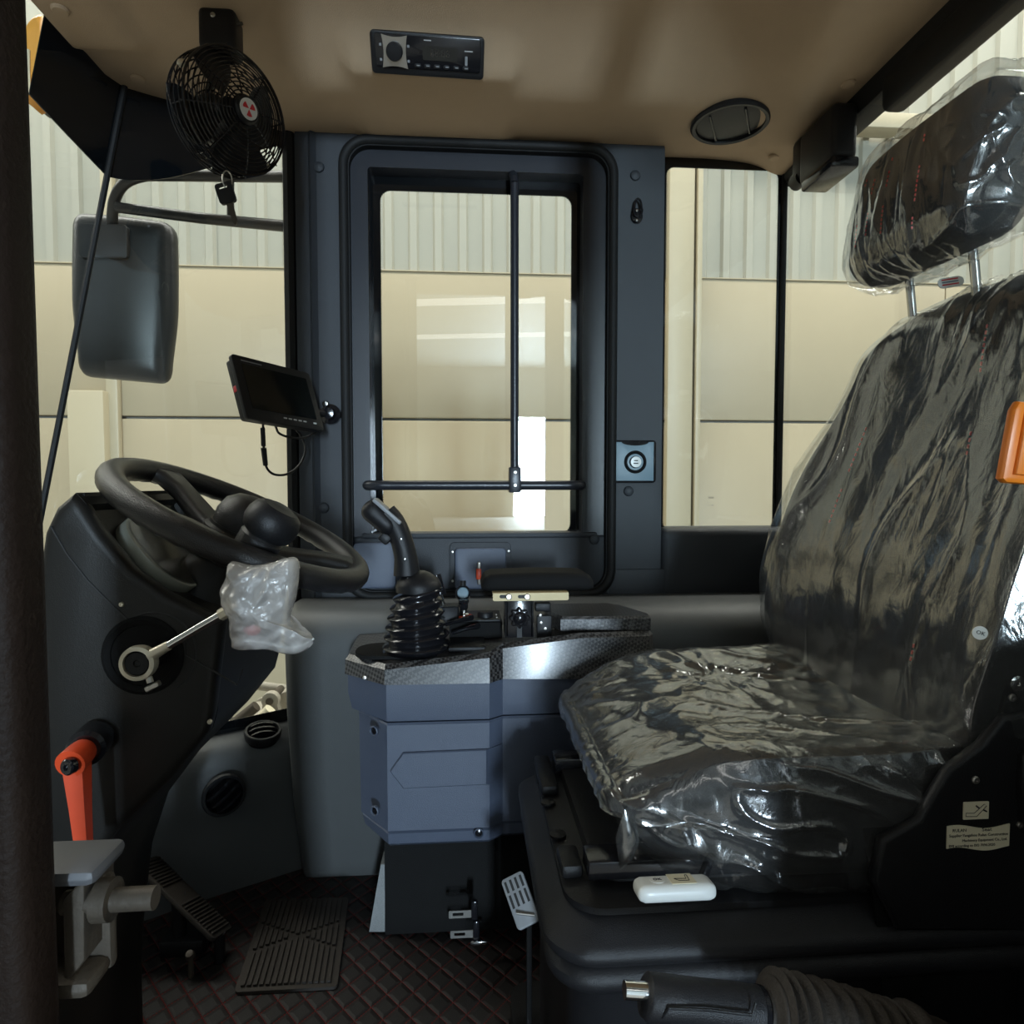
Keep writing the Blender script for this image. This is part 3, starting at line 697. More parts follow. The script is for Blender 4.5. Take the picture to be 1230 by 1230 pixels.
# ---- storage box lid with carbon pattern
a_ = at(664, 760, 1.135); c_ = at(782, 744, 1.135)
lid = thing('storage_lid', 'carbon-fibre pattern storage box lid with cut corners on console top', 'box lid', ((a_.x + c_.x) / 2, 1.19, 0.603))
zl = a_.z
plan = [(a_.x, 1.262), (a_.x - 0.006, 1.20), (a_.x + 0.014, 1.135), (c_.x - 0.002, 1.130), (c_.x, 1.150), (c_.x - 0.03, 1.235), (c_.x - 0.055, 1.262)]
b = MB(); b.loft([[V((x, y, z)) for x, y in [((p[0] - 0.27) * k + 0.27, (p[1] - 1.2) * k + 1.2) for p in plan]] for z, k in ((zl + 0.001, 0.97), (zl + 0.004, 1.0), (zl + 0.024, 1.0), (zl + 0.029, 0.96))])
b.build('lid', 'carbon', lid, smooth=20)
b = MB(); b.loft([[V((x, y, z)) for x, y in [((p[0] - 0.27) * 0.95 + 0.27, (p[1] - 1.2) * 0.93 + 1.2) for p in plan]] for z in (0.6025, zl + 0.002)]); b.build('box_rim', 'black', lid)

# ================================================================== FITTINGS ON THE FAR WALL
gr = thing('grab_rail', 'black tubular grab rail across the escape window with clamped upright', 'grab rail', at(618, 580, 1.40))
zb2 = at(570, 583, 1.40).z; xa, xb = at(440, 583, 1.40).x, at(700, 585, 1.40).x
b = MB(); b.tube(catmull([(xa - 0.004, 1.462, zb2), (xa, 1.42, zb2), (xa + 0.022, 1.40, zb2), (xa + 0.06, 1.398, zb2), (0, 1.398, zb2), (xb - 0.06, 1.398, zb2), (xb - 0.022, 1.40, zb2), (xb, 1.42, zb2), (xb + 0.004, 1.462, zb2)], 6), 0.0105, 14); b.build('cross_bar', 'frame_metal', gr)
p = at(618, 400, 1.405)
b = MB(); b.tube(catmull([(p.x, 1.455, at(618, 206, 1.44).z), (p.x, 1.43, at(618, 209, 1.42).z), (p.x, 1.406, at(618, 222, 1.41).z), (p.x, 1.404, at(618, 260, 1.40).z), (p.x, 1.404, zb2 - 0.008)], 6), 0.0092, 14); b.build('upright_bar', 'frame_metal', gr)
b = MB(); b.box((p.x - 0.013, 1.384, zb2 - 0.016), (p.x + 0.013, 1.418, zb2 + 0.040), 0.003); b.build('clamp', 'frame_metal', gr)
for dz in (0.028, 0.0): screw(gr, V((p.x, 1.384, zb2 + dz)), (0, -1, 0), 0.004)

def pocket(name, label, x0, x1, y0, y1, flange):
    a_ = at(x0, y1, W0); c_ = at(x1, y0, W0); t = thing(name, label, 'latch cover', (a_.x, W0, a_.z))
    if flange:
        b = MB(); b.prism(rrect(c_.x - a_.x, c_.z - a_.z, 0.012, 5, (a_.x + c_.x) / 2, (a_.z + c_.z) / 2), W0 - 0.002, W0 + 0.006, MXZ, bev=0.0015); b.build('flange', 'panel', t)
    k = 0.012 if flange else 0.0
    b = MB(); b.prism(rrect(c_.x - a_.x - 2 * k, c_.z - a_.z - k, 0.010, 5, (a_.x + c_.x) / 2, (a_.z + c_.z - k) / 2), W0 - 0.016, W0 + 0.006, MXZ, bev=0.004); b.build('cover', 'panel_blue', t)
    return t
pk = pocket('latch_cover', 'flanged rounded latch cover under the window with a red catch', 540, 614, 651, 707, True)
for px, py in ((543.5, 663), (543.5, 698), (611, 662)): screw(pk, at(px, py, W0 - 0.002), (0, -1, 0), 0.003)
a_ = at(573.5, 702, 1.43); c_ = at(577.5, 675, 1.43)
b = MB(); b.box((a_.x, 1.425, a_.z), (c_.x, 1.436, c_.z), 0.002); b.build('catch_lever', 'steel', pk)
b = MB(); b.box((a_.x - 0.003, 1.421, a_.z + 0.012), (c_.x + 0.001, 1.428, a_.z + 0.036), 0.002); b.build('catch_grip', 'red_lever', pk)
pk = pocket('latch_cover', 'plain rounded latch cover under the window behind the joystick grip', 426, 476, 651, 706, False)
b = MB(); p = at(434, 680, 1.43); b.tube([p + V((0.010 * math.cos(a), 0, 0.012 * math.sin(a))) for a in [2 * math.pi * k / 20 for k in range(20)]], 0.003, 8, closed=True, upv=(0, 1, 0)); b.build('pull_ring', 'paper', pk)

# rotary knob plate
kp = thing('rotary_switch', 'square blue-grey switch plate with round dial and silver centre on the pillar', 'switch', at(762, 580, W0))
a_ = at(736, 580, W0 - 0.01); c_ = at(788, 529, W0 - 0.01)
b = MB(); b.prism(rrect(c_.x - a_.x, c_.z - a_.z, 0.008, 5, (a_.x + c_.x) / 2, (a_.z + c_.z) / 2), W0 - 0.014, W0 + 0.001, MXZ, bev=0.002); b.build('bezel', 'black_gloss', kp)
a2, c2 = at(740, 577.5, W0 - 0.016), at(785.5, 531, W0 - 0.016); w_ = c2.x - a2.x; mx_ = (a2.x + c2.x) / 2
arc = [(c2.x, a2.z), (c2.x, c2.z)] + [(mx_ + w_ * 0.36 * math.cos(t), c2.z - 0.008 * math.sin(t)) for t in [math.pi * k / 12 for k in range(13)]] + [(a2.x, c2.z), (a2.x, a2.z)]
b = MB(); b.prism(arc, W0 - 0.0165, W0 - 0.010, MXZ, bev=0.001); b.build('face_plate', 'blue_plate', kp)
p = at(763, 555, W0 - 0.016); mt = basis(p, (0, -1, 0), (1, 0, 0))
b = MB(); b.lathe([(0.026, -0.002), (0.026, 0.001), (0.022, 0.004), (0.017, -0.001), (0.014, -0.001), (0.012, 0.007), (0.002, 0.008)], mt, 36); b.build('dial', 'black', kp)
b = MB(); b.lathe([(0.0125, 0.005), (0.012, 0.0078), (0.002, 0.0082)], mt, 28); dl = b.build('dial_centre', 'white_plastic', kp)
for dz, w2 in ((0.003, 0.005), (-0.003, 0.006)):
    b = MB(); b.box((-w2, dz - 0.0012, 0.0078), (w2 * 0.8, dz + 0.0012, 0.0092), 0.0004, 1, mt); b.build('dial_mark', 'ink', dl)
# coat hook
hk = thing('coat_hook', 'small black folding coat hook screwed high on the rear pillar', 'hook', at(765, 270, W0))
p = at(764.5, 260, W0)
b = MB(); b.ball((0, 0, 0), 0.015, 10, (0.95, 0.5, 1.15), Matrix.Translation(p + V((0, -0.002, 0)))); b.build('hook_base', 'black_gloss', hk)
lp = [(p.x + 0.010 * math.cos(t) * (1 if math.sin(t) < 0 else 0.8), p.y - 0.012, p.z + 0.014 + 0.032 * math.sin(t) * 0.62) for t in [2 * math.pi * k / 28 for k in range(28)]]
b = MB(); b.tube(lp, 0.0026, 8, closed=True, upv=(0, 1, 0)); b.build('loop', 'black_gloss', hk)
for py in (253, 264.5): screw(hk, at(765, py, W0 - 0.011), (0, -1, 0), 0.0035, 'chrome')

# ---- monitor on an arm, with its lead
TL, TR, BL = at(277, 424, 1.22), at(371.5, 448, 1.36), at(301.5, 503, 1.205)
ux = (TR - TL); w_ = ux.length; ux.normalize(); uz = (TL - BL); h_ = uz.length; uz = (uz - ux * uz.dot(ux)).normalized(); un = ux.cross(uz)   # out of the screen
if un.y > 0: un = -un
h_ = (TL - BL).dot(uz)
BR0 = TL + ux * w_ - uz * h_
mo = thing('monitor', 'small black reversing monitor on a swivel arm beside the front pillar', 'monitor', BR0)
mt = Matrix(((ux.x, uz.x, un.x, TL.x), (ux.y, uz.y, un.y, TL.y), (ux.z, uz.z, un.z, TL.z), (0, 0, 0, 1)))
sk = 0.012
def par(x, y): return (x + sk * (-y / h_), y)     # the case is hung slightly askew
b = MB(); b.prism([par(*p) for p in rrect(w_, h_, 0.007, 4, w_ / 2, -h_ / 2)], -0.010, 0.0, mt, bev=0.0015); b.build('bezel', 'black', mo)
b = MB(); b.prism([par(*p) for p in rrect(w_ - 0.008, h_ - 0.008, 0.006, 4, w_ / 2, -h_ / 2)], -0.026, -0.010, mt, bev=0.003); b.build('case', 'grey_plastic' if False else 'dash', mo)
b = MB(); b.prism([par(*p) for p in P2(0.017, w_ - 0.014, -h_ + 0.022, -0.016, 0.001, 2)], 0.0, 0.0009, mt); b.build('screen', 'screen', mo)
for k in range(5):
    b = MB(); b.prism([par(*p) for p in P2(w_ * 0.46 + k * 0.0115, w_ * 0.46 + k * 0.0115 + 0.0075, -h_ + 0.012, -h_ + 0.0145, 0.0008, 2)], 0.0, 0.0011, mt); b.build('button', 'print_white', mo)
b = MB(); b.prism([par(*p) for p in P2(w_ * 0.86, w_ * 0.90, -h_ + 0.0115, -h_ + 0.0145, 0.0008, 2)], 0.0, 0.0011, mt); b.build('button', 'white_plastic', mo)
b = MB(); b.prism([par(*p) for p in P2(0.018, 0.062, -0.0105, -0.0085, 0.0005, 2)], 0.0, 0.0006, mt); b.build('print_line', 'grey_plastic', mo)
b = MB(); b.box((-0.001, -0.068, -0.022), (0.004, -0.056, -0.012), 0.001, 2, mt @ Matrix.Translation((0.010, 0, 0))); b.build('side_slot', 'badge_red', mo)
# arm
pa = at(396, 497, 1.43)
b = MB(); b.tube([mt @ V((w_ * 0.7, -h_ * 0.55, -0.025)), mt @ V((w_ * 0.9, -h_ * 0.55, -0.05)), pa + V((0.0, -0.005, 0.0))], 0.009, 12); b.build('arm', 'black', mo)
b = MB(); b.lathe([(0.022, 0.02), (0.022, 0.006), (0.014, 0.0), (0.012, -0.02), (0.002, -0.022)], basis(pa, (0, 1, 0)), 20); b.build('swivel', 'black_gloss', mo)
p = at(391, 485, 1.415); b = MB(); b.lathe([(0.0075, 0.01), (0.0075, 0.0), (0.005, -0.004), (0.001, -0.0045)], basis(p, (0, 1, 0)), 18); b.build('bolt', 'chrome', mo)
cab = thing('monitor_cable', 'thin black monitor lead looping down with an inline plug', 'cable', at(330, 570, 1.30))
pt = catmull([at(316, 510, 1.25), at(317, 540, 1.25), at(320, 561, 1.26), at(330, 570, 1.28), at(346, 569, 1.31), at(360, 558, 1.34), at(367, 540, 1.36), at(362, 524, 1.37), at(354, 514, 1.36)], 6)
b = MB(); b.tube(pt, 0.0024, 8); b.build('lead', 'black', cab)
pt = catmull([at(331, 512, 1.28), at(336, 521, 1.30), at(352, 526, 1.34), at(368, 525, 1.38), at(380, 518, 1.42)], 6)
b = MB(); b.tube(pt, 0.0024, 8); b.build('lead', 'black', cab)
b = MB(); b.tube([at(315.5, 514, 1.249), at(316.5, 536, 1.249)], 0.0045, 10); b.tube([at(316.6, 538, 1.249), at(319, 559, 1.257)], [0.0055, 0.0048], 10); b.build('inline_plug', 'black', cab)

# ================================================================== CEILING FITTINGS
# ---- radio
rd = thing('car_radio', 'black car radio with silver four-point knob surround set in the headliner', 'radio', RAD_C)
rn = V((0, -1.2, -1)).normalized(); ruz = V((0, -1, 1.2)).normalized(); rux = V((1, 0, 0))
rot = math.radians(-1.0)
mt = Matrix(((1, 0, 0, RAD_C.x), (0, ruz.y, rn.y, RAD_C.y), (0, ruz.z, rn.z, RAD_C.z), (0, 0, 0, 1))) @ Matrix.Rotation(rot, 4, 'Z')
RW, RH = 0.202, 0.064
b = MB(); b.prism(rrect(RW, RH, 0.007, 5), -0.02, 0.008, mt, bev=0.003); b.build('face', 'black', rd)
b = MB(); b.prism(rrect(RW - 0.014, RH - 0.014, 0.004, 4, 0.001, 0.004), 0.008, 0.0105, mt, bev=0.001); b.build('front_panel', 'black_gloss', rd)
kx = -RW / 2 + 0.043
star = []
for k in range(4):
    a0 = math.pi / 4 + k * math.pi / 2
    c0 = (0.0225 * (1 if math.cos(a0) > 0 else -1), 0.0245 * (1 if math.sin(a0) > 0 else -1))
    a1 = a0 + math.pi / 2
    c1 = (0.0225 * (1 if math.cos(a1) > 0 else -1), 0.0245 * (1 if math.sin(a1) > 0 else -1))
    m_ = ((c0[0] + c1[0]) / 2 * 0.62, (c0[1] + c1[1]) / 2 * 0.62)
    for t in [i / 8 for i in range(8)]:
        star.append((kx + (1 - t) ** 2 * c0[0] + 2 * t * (1 - t) * m_[0] * 1.2 + t * t * c1[0], 0.003 + (1 - t) ** 2 * c0[1] + 2 * t * (1 - t) * m_[1] * 1.2 + t * t * c1[1]))
b = MB(); b.prism(star, 0.0104, 0.0135, mt); b.build('knob_surround', 'steel', rd)
b = MB(); b.lathe([(0.0145, 0.013), (0.0145, 0.022), (0.013, 0.0245), (0.001, 0.025)], mt @ Matrix.Translation((kx, 0.004, 0)), 32); b.build('volume_knob', 'black', rd)
b = MB(); b.prism(rrect(0.062, 0.021, 0.002, 3, 0.022, 0.004), 0.0105, 0.0112, mt); dsp = b.build('display', 'screen', rd)
lettering('display_digits', '88:88', 0.016, mt @ Matrix.Translation((0.022, 0.004, 0.0114)), 'mat_rubber', rd, 'CENTER')
for k in range(6):
    px = -0.018 + k * 0.0172
    b = MB(); b.prism(rrect(0.012, 0.0065, 0.003, 4, px, -0.0155), 0.0105, 0.0125, mt, bev=0.0006); bt = b.build('preset_button', 'black', rd)
    b = MB(); b.prism(rrect(0.006, 0.0016, 0.0004, 2, px + 0.001, -0.0150), 0.0125, 0.0128, mt); b.build('print_line', 'grey_plastic', bt)
b = MB(); b.prism(rrect(0.0045, 0.014, 0.001, 2, 0.069, -0.004), 0.0105, 0.0118, mt); b.build('usb_slot', 'grey_plastic', rd)
b = MB(); b.prism(rrect(0.015, 0.0015, 0.0003, 2, 0.073, 0.0105), 0.0105, 0.0109, mt); b.build('print_line', 'print_white', rd)
b = MB(); b.prism(rrect(0.013, 0.0016, 0.0003, 2, 0.0, 0.0225), 0.0105, 0.0109, mt); b.build('print_line', 'print_white', rd)
for x_, y_ in ((-0.083, 0.012), (-0.083, -0.010), (-0.034, 0.012), (-0.034, -0.010)):
    b = MB(); b.prism(rrect(0.004, 0.004, 0.0006, 2, x_, y_), 0.0105, 0.0110, mt); b.build('print_mark', 'grey_plastic', rd)
# ---- round ceiling outlet
p = atZ(877, 150, 1.612); p.z = zc(p.x, p.y) - 0.002
v_ = thing('ceiling_outlet', 'round black ceiling air outlet with pivoting disc near rear corner', 'air vent', p)
mt = Matrix.Translation(p) @ Matrix.Rotation(math.pi, 4, 'X')
b = MB(); b.lathe([(0.079, -0.004), (0.080, 0.003), (0.076, 0.007), (0.069, 0.006), (0.067, -0.012)], mt, 44, cap=False); b.build('ring', 'black', v_)
b = MB(); b.lathe([(0.068, -0.004), (0.067, 0.001), (0.05, 0.004), (0.001, 0.005)], mt @ Matrix.Rotation(0.03, 4, 'Y'), 40); dk = b.build('disc', 'black', v_)
for s_ in (-1, 1):
    b = MB(); b.box((s_ * 0.034 - 0.0025, -0.05, 0.000), (s_ * 0.034 + 0.0025, 0.05, 0.007), 0.001, 1, mt @ Matrix.Rotation(0.5, 4, 'Z')); b.build('disc_rib', 'black_gloss', dk)
# ---- fan
FC = at(271, 139, 1.10)
fan = thing('cab_fan', 'black wire-cage fan hanging from the headliner with a red and white badge', 'fan', at(259, 27, 1.10))
fn_ = V((0.80, -0.58, -0.12)).normalized(); fm = basis(FC, fn_, V((0.58, 0.80, 0)).normalized())   # local x sideways, y up, z out
R = 0.090
if fm.col[1].z < 0: fm = basis(FC, fn_, -V((0.58, 0.80, 0)).normalized())
def circ(r, z, n=56): return [fm @ V((r * math.cos(2 * math.pi * k / n), r * math.sin(2 * math.pi * k / n), z)) for k in range(n)]
def dome(r): return 0.030 + 0.022 * (1 - (r / R) ** 2.2)
b = MB()
for k in range(13):
    r = 0.022 + (R - 0.022) * k / 12; b.tube(circ(r, dome(r)), 0.0011 if k < 12 else 0.0022, 5, closed=True)
for z in (0.020, 0.008, -0.004): b.tube(circ(R + 0.001, z), 0.0012, 5, closed=True)
fg = b.build('front_cage', 'black_gloss', fan)
for k in range(8):
    a = 2 * math.pi * k / 8 + 0.25; b = MB()
    b.tube([fm @ V((r * math.cos(a), r * math.sin(a), dome(r) - 0.0012)) for r in (0.018, 0.04, 0.06, 0.08, 0.095, R)] + [fm @ V((R * math.cos(a), R * math.sin(a), z)) for z in (0.015, -0.005)], 0.0012, 5); b.build('cage_spoke', 'black_gloss', fg)
b = MB()
for k in range(6):
    r = 0.04 + (R - 0.04) * k / 5; b.tube(circ(r, -0.012 - 0.018 * (1 - (r / R) ** 2)), 0.0013, 5, closed=True)
for k in range(28):
    a = 2 * math.pi * k / 28; b.tube([fm @ V((r * math.cos(a + 1.2 * (R - r) / R), r * math.sin(a + 1.2 * (R - r) / R), -0.012 - 0.018 * (1 - (r / R) ** 2))) for r in (0.035, 0.06, 0.085, R)], 0.0010, 4)
b.build('rear_cage', 'black_gloss', fan)
b = MB(); b.lathe([(0.030, -0.075), (0.036, -0.06), (0.036, -0.025), (0.026, -0.01), (0.024, 0.018), (0.01, 0.022)], fm, 28); b.build('motor', 'black', fan)
for k in range(4):
    a0 = math.pi / 2 * k + 0.4; vs = []; fs = []
    na, nr = 6, 6
    for j in range(nr + 1):
        r = 0.018 + 0.074 * j / nr; wd = 0.32 + 0.28 * math.sin(math.pi * (j / nr) * 0.8)
        for i in range(na + 1):
            t = i / na - 0.5; a = a0 + t * wd * 2
            for dz in (0, 0.0012): vs.append(fm @ V((r * math.cos(a), r * math.sin(a), 0.002 + t * 0.030 + dz)))
    st = (na + 1) * 2
    for j in range(nr):
        for i in range(na):
            q = j * st + i * 2; fs += [[q, q + 2, q + 2 + st, q + st], [q + 1, q + 1 + st, q + 3 + st, q + 3]]
    for j in range(nr):
        q = j * st; fs.append([q, q + st, q + st + 1, q + 1]); q += na * 2; fs.append([q, q + 1, q + st + 1, q + st])
    for i in range(na): q = nr * st + i * 2; fs.append([q, q + 2, q + 3, q + 1])
    b = MB(); b.add(vs, fs); b.build('blade', 'black', fan)
b = MB(); b.lathe([(0.021, 0.050), (0.021, 0.055), (0.018, 0.0585), (0.001, 0.059)], fm, 30); bd = b.build('badge_boss', 'black', fan)
b = MB(); b.lathe([(0.0155, 0.0585), (0.0155, 0.0600), (0.001, 0.0602)], fm, 30); wb = b.build('badge', 'paper_white', fan)
for k in range(3):
    a = 2 * math.pi * k / 3 + 0.3
    pts = [(0.001, 0.0)] + [(0.011 * math.cos(t), 0.011 * math.sin(t)) for t in (-0.1, 0.2, 0.5, 0.8)] + [(0.006, 0.0065)]
    b = MB(); b.prism(pts, 0.0600, 0.0608, fm @ Matrix.Rotation(a, 4, 'Z')); b.build('badge_blade', 'badge_red', wb)
for a in (2.75, -0.62):
    c_ = fm @ V((R * math.cos(a), R * math.sin(a), 0.012)); b = MB(); b.lathe([(0.006, -0.003), (0.006, 0.003), (0.003, 0.005), (0.0005, 0.005)], basis(c_, fm.to_3x3() @ V((math.cos(a), math.sin(a), 0.3))), 12); b.build('cage_clip', 'cream_metal', fan)
# bracket to the headliner
tp = atZ(259, 28, zc(-0.4, 1.12)); bt = fm @ V((0, R + 0.004, -0.01))
tp = V((bt.x - 0.005, bt.y + 0.0, zc(bt.x, bt.y) + 0.004))
b = MB(); b.box((-0.029, -0.024, -0.066), (0.029, 0.024, 0.0), 0.010, 3, Matrix.Translation(tp)); b.build('mount_housing', 'black', fan)
b = MB(); b.tube([tp + V((0, 0, -0.055)), bt + V((0, 0, -0.008))], 0.011, 12); b.tube([bt + V((0, 0, 0.0)), fm @ V((0, 0.05, -0.05)), fm @ V((0, 0, -0.06))], 0.006, 10); b.build('neck', 'black', fan)
b = MB(); b.tube([tp + V((0.022, -0.01, -0.022)), tp + V((0.038, -0.014, -0.020))], 0.0025, 8); b.lathe([(0.010, 0.0), (0.010, 0.003), (0.004, 0.004)], basis(tp + V((0.023, -0.010, -0.024)), (1, -0.2, 0)), 16); b.build('toggle_switch', 'latch', fan)
screw(fan, tp + V((-0.004, -0.0242, -0.016)), (0, -1, 0), 0.004)
# ---- ignition key hanging on a ring from the cage
ky = thing('ignition_key', 'black-headed ignition key hanging by a split ring from the fan cage', 'key', at(272, 272, 1.06))
YK = 1.06
p = at(273, 213, YK); b = MB()
b.tube([p + V((0.006 * math.cos(t), 0.004 * math.cos(t), -0.004 + 0.014 * math.sin(t))) for t in [2 * math.pi * k / 24 for k in range(24)]], 0.0010, 6, closed=True); b.build('split_ring', 'steel', ky)
mk = basis(at(271.5, 233, YK), (0, -1, 0.0), (at(283, 270, YK) - at(271, 233, YK)).normalized())
b = MB(); o_ = P2(-0.017, 0.015, -0.013, 0.013, 0.005, 4); i_ = P2(-0.013, -0.008, -0.008, 0.006, 0.002, 4); b.ring(o_, i_, -0.003, 0.003, mk); b.build('key_head', 'black', ky, smooth=30)
b = MB(); b.prism([(0.012, 0.006), (0.044, 0.004), (0.050, 0.0), (0.048, -0.003), (0.044, -0.0025), (0.040, -0.004), (0.036, -0.0025), (0.031, -0.0045), (0.026, -0.003), (0.012, -0.005)], -0.001, 0.001, mk); b.build('key_blade', 'latch', ky)
# ---- rear wiper motor cover in the upper corner
p = at(1010, 165, 1.25)
wm = thing('wiper_motor', 'black wiper motor housing in the top corner of the rear window', 'motor housing', at(1005, 205, 1.27))
a_ = at(985, 150, 1.33); c_ = at(1037, 180, 1.20)
b = MB(); b.box((RX - 0.055, 1.20, 1.49), (RX - 0.004, 1.33, 1.595), 0.012, 3); b.build('housing', 'black', wm)
b = MB(); b.box((RX - 0.060, 1.195, 1.47), (RX - 0.004, 1.31, 1.492), 0.006, 2); b.build('cover_plate', 'black_gloss', wm)
b = MB(); b.lathe([(0.016, 0.0), (0.016, 0.03), (0.010, 0.034)], basis((RX - 0.036, 1.345, 1.52), (0, 1, 0)), 20); b.box((RX - 0.05, 1.325, 1.515), (RX - 0.004, 1.37, 1.60), 0.01); b.build('spindle', 'black', wm)

# ================================================================== STEERING
PY0, PY1 = 0.765, 1.045
def px2(pts, Y): return [(at(x, y, Y).x, at(x, y, Y).z) for x, y in pts]
outer = px2([(85, 592), (98, 606), (120, 640), (157, 684), (200, 715), (267, 748)], 0.765)
outer += px2([(336, 785), (332, 800), (300, 840), (250, 888), (205, 948), (185, 1010), (175, 1100), (172, 1160)], 1.045)
outer += [(outer[-1][0], 0.001), (-0.56, 0.001)] + px2([(48, 1000), (43, 760), (44, 680), (50, 640), (64, 610)], 0.765)
dsh = thing('steering_pedestal', 'black moulded steering pedestal with hooded instruments and black steering wheel', 'steering column', (-0.42, 0.9, 0.0))
def smoothpoly(P, n=3): return [(p.x, p.y) for p in catmull([V((a, c, 0)) for a, c in P], n, closed=True)]
b = MB()
b.prism(outer, PY0, PY0 + 0.028, MXZ, bev=0.012, seg=4); b.prism(outer, PY1 - 0.028, PY1, MXZ, bev=0.007, seg=3)
# recessed middle between the two cheeks
inner = [list(p) for p in outer]
for i in range(1, 6): inner[i][0] -= 0.008; inner[i][1] -= 0.012
inner[0][0] += 0.004
rec = inner[:]
b.prism([tuple(p) for p in rec], PY0 + 0.02, PY1 - 0.02, MXZ)
# hood over the top
hd_ = [outer[0], outer[1], (outer[1][0] - 0.016, outer[1][1] - 0.018), (outer[-1][0] + 0.01, outer[-1][1] - 0.02), outer[-1]]
b.prism(hd_, PY0 + 0.01, PY1 - 0.01, MXZ)
b.build('housing', 'dash', dsh, smooth=35)
# seam groove and side cover
sm = px2([(61, 632), (80, 665), (105, 697), (135, 727), (154, 745)], PY0 - 0.0005)
b = MB(); b.tube([V((x, PY0, z)) for x, z in sm], 0.0013, 6); b.build('seam', 'ink', dsh)
lc = at(185, 785, PY0)
b = MB(); b.tube([lc + V((0.048 * math.cos(t), 0, 0.048 * math.sin(t))) for t in [math.radians(135 - 13 * k) for k in range(16)]], 0.0013, 6, upv=(0, 1, 0)); b.build('seam', 'ink', dsh)
b = MB(); b.tube([at(x, y, PY0) for x, y in ((222, 772), (223, 786), (285, 823), (292, 803))], 0.0012, 6); b.build('seam', 'ink', dsh)
b = MB(); b.lathe([(0.046, 0.004), (0.046, -0.002), (0.042, -0.004), (0.036, -0.002), (0.034, 0.004)], basis(at(172, 787, PY0), (0, 1, 0)), 36, cap=False); b.lathe([(0.037, -0.0005), (0.001, -0.001)], basis(at(172, 787, PY0), (0, 1, 0)), 36); b.build('lever_boot', 'black_matte', dsh)
for px, py in ((146, 726), (252, 867)): screw(dsh, at(px, py, PY0 - 0.001), (0, -1, 0), 0.003, 'cream_metal')
# instrument face
f0, f1 = V((inner[1][0] + 0.004, 0, inner[1][1] - 0.004)), V((inner[4][0], 0, inner[4][1]))
ud = (f1 - f0); L_ = ud.length; ud.normalize(); nrm = V((-ud.z, 0, ud.x)); 
if nrm.z < 0: nrm = -nrm
mt = Matrix(((ud.x, 0, nrm.x, f0.x), (0, 1, 0, 0), (ud.z, 0, nrm.z, f0.z), (0, 0, 0, 1)))
pts = P2(0.012, L_ * 0.98, PY0 + 0.036, PY1 - 0.036, 0.05, 8)
b = MB(); b.prism(pts, -0.006, 0.012, mt, bev=0.002); b.build('instrument_face', 'instrument', dsh)
b = MB(); b.prism(P2(0.016, L_ * 0.96, PY0 + 0.040, PY1 - 0.040, 0.045, 8), 0.0125, 0.015, mt); b.build('instrument_lens', 'instrument_glass', dsh)
# column shroud under the wheel
WC = V((-0.303, 0.905, 0.813)); wt = math.radians(26.5); wn = V((math.sin(wt), -0.02, math.cos(wt))).normalized()
b = MB(); b.tube([WC - wn * 0.16 + V((-0.02, 0, 0)), WC - wn * 0.10, WC - wn * 0.055], [0.085, 0.062, 0.040], 24); b.build('column_shroud', 'dash', dsh)
# wheel
wm_ = basis(WC, wn, V((math.cos(wt), 0, -math.sin(wt))))
RR = 0.168; n = 120; loops = []
for i in range(n):
    a = 2 * math.pi * i / n; bump = 0.0016 * (0.5 + 0.5 * math.cos(a * 44)) 
    c_ = V((RR * math.cos(a), RR * math.sin(a), 0)); rad = V((math.cos(a), math.sin(a), 0))
    lp = []
    for k in range(14):
        t = 2 * math.pi * k / 14; low = max(0, -math.sin(t) * 0.7 + 0.2 * math.cos(t))
        r = 0.0165 - bump * 1.6 * low
        lp.append(wm_ @ (c_ + rad * (r * math.cos(t)) + V((0, 0, r * math.sin(t)))))
    loops.append(lp)
loops.append(loops[0])
b = MB(); b.loft(loops, cap=False); wh = b.build('steering_wheel', 'wheel_rubber', dsh, smooth=70); wh['label'] = 'black three-spoke steering wheel with finger grips and domed horn cap'
for a in (math.radians(158), math.radians(16), math.radians(262)):
    b = MB(); d = V((math.cos(a), math.sin(a), 0)); s_ = V((-math.sin(a), math.cos(a), 0))
    lps = []
    for r, wd, th, dz in ((0.02, 0.028, 0.012, -0.030), (0.07, 0.022, 0.012, -0.020), (0.115, 0.019, 0.011, -0.006), (0.146, 0.022, 0.011, 0.0), (0.164, 0.034, 0.010, 0.0)):
        lps.append([wm_ @ (d * r + s_ * x + V((0, 0, z + dz))) for x, z in rrect(wd * 2, th * 2, 0.009, 4)])
    b.loft(lps); b.build('spoke', 'wheel_rubber', wh, smooth=50)
b = MB(); b.lathe([(0.044, -0.055), (0.048, -0.03), (0.048, -0.014), (0.043, -0.010), (0.043, -0.006)], wm_, 36); b.build('hub', 'dash', wh)
b = MB(); b.lathe([(0.040, -0.008), (0.041, 0.010), (0.036, 0.026), (0.024, 0.036), (0.010, 0.040), (0.001, 0.0405)], wm_, 36); b.build('horn_cap', 'wheel_rubber', wh, smooth=60)
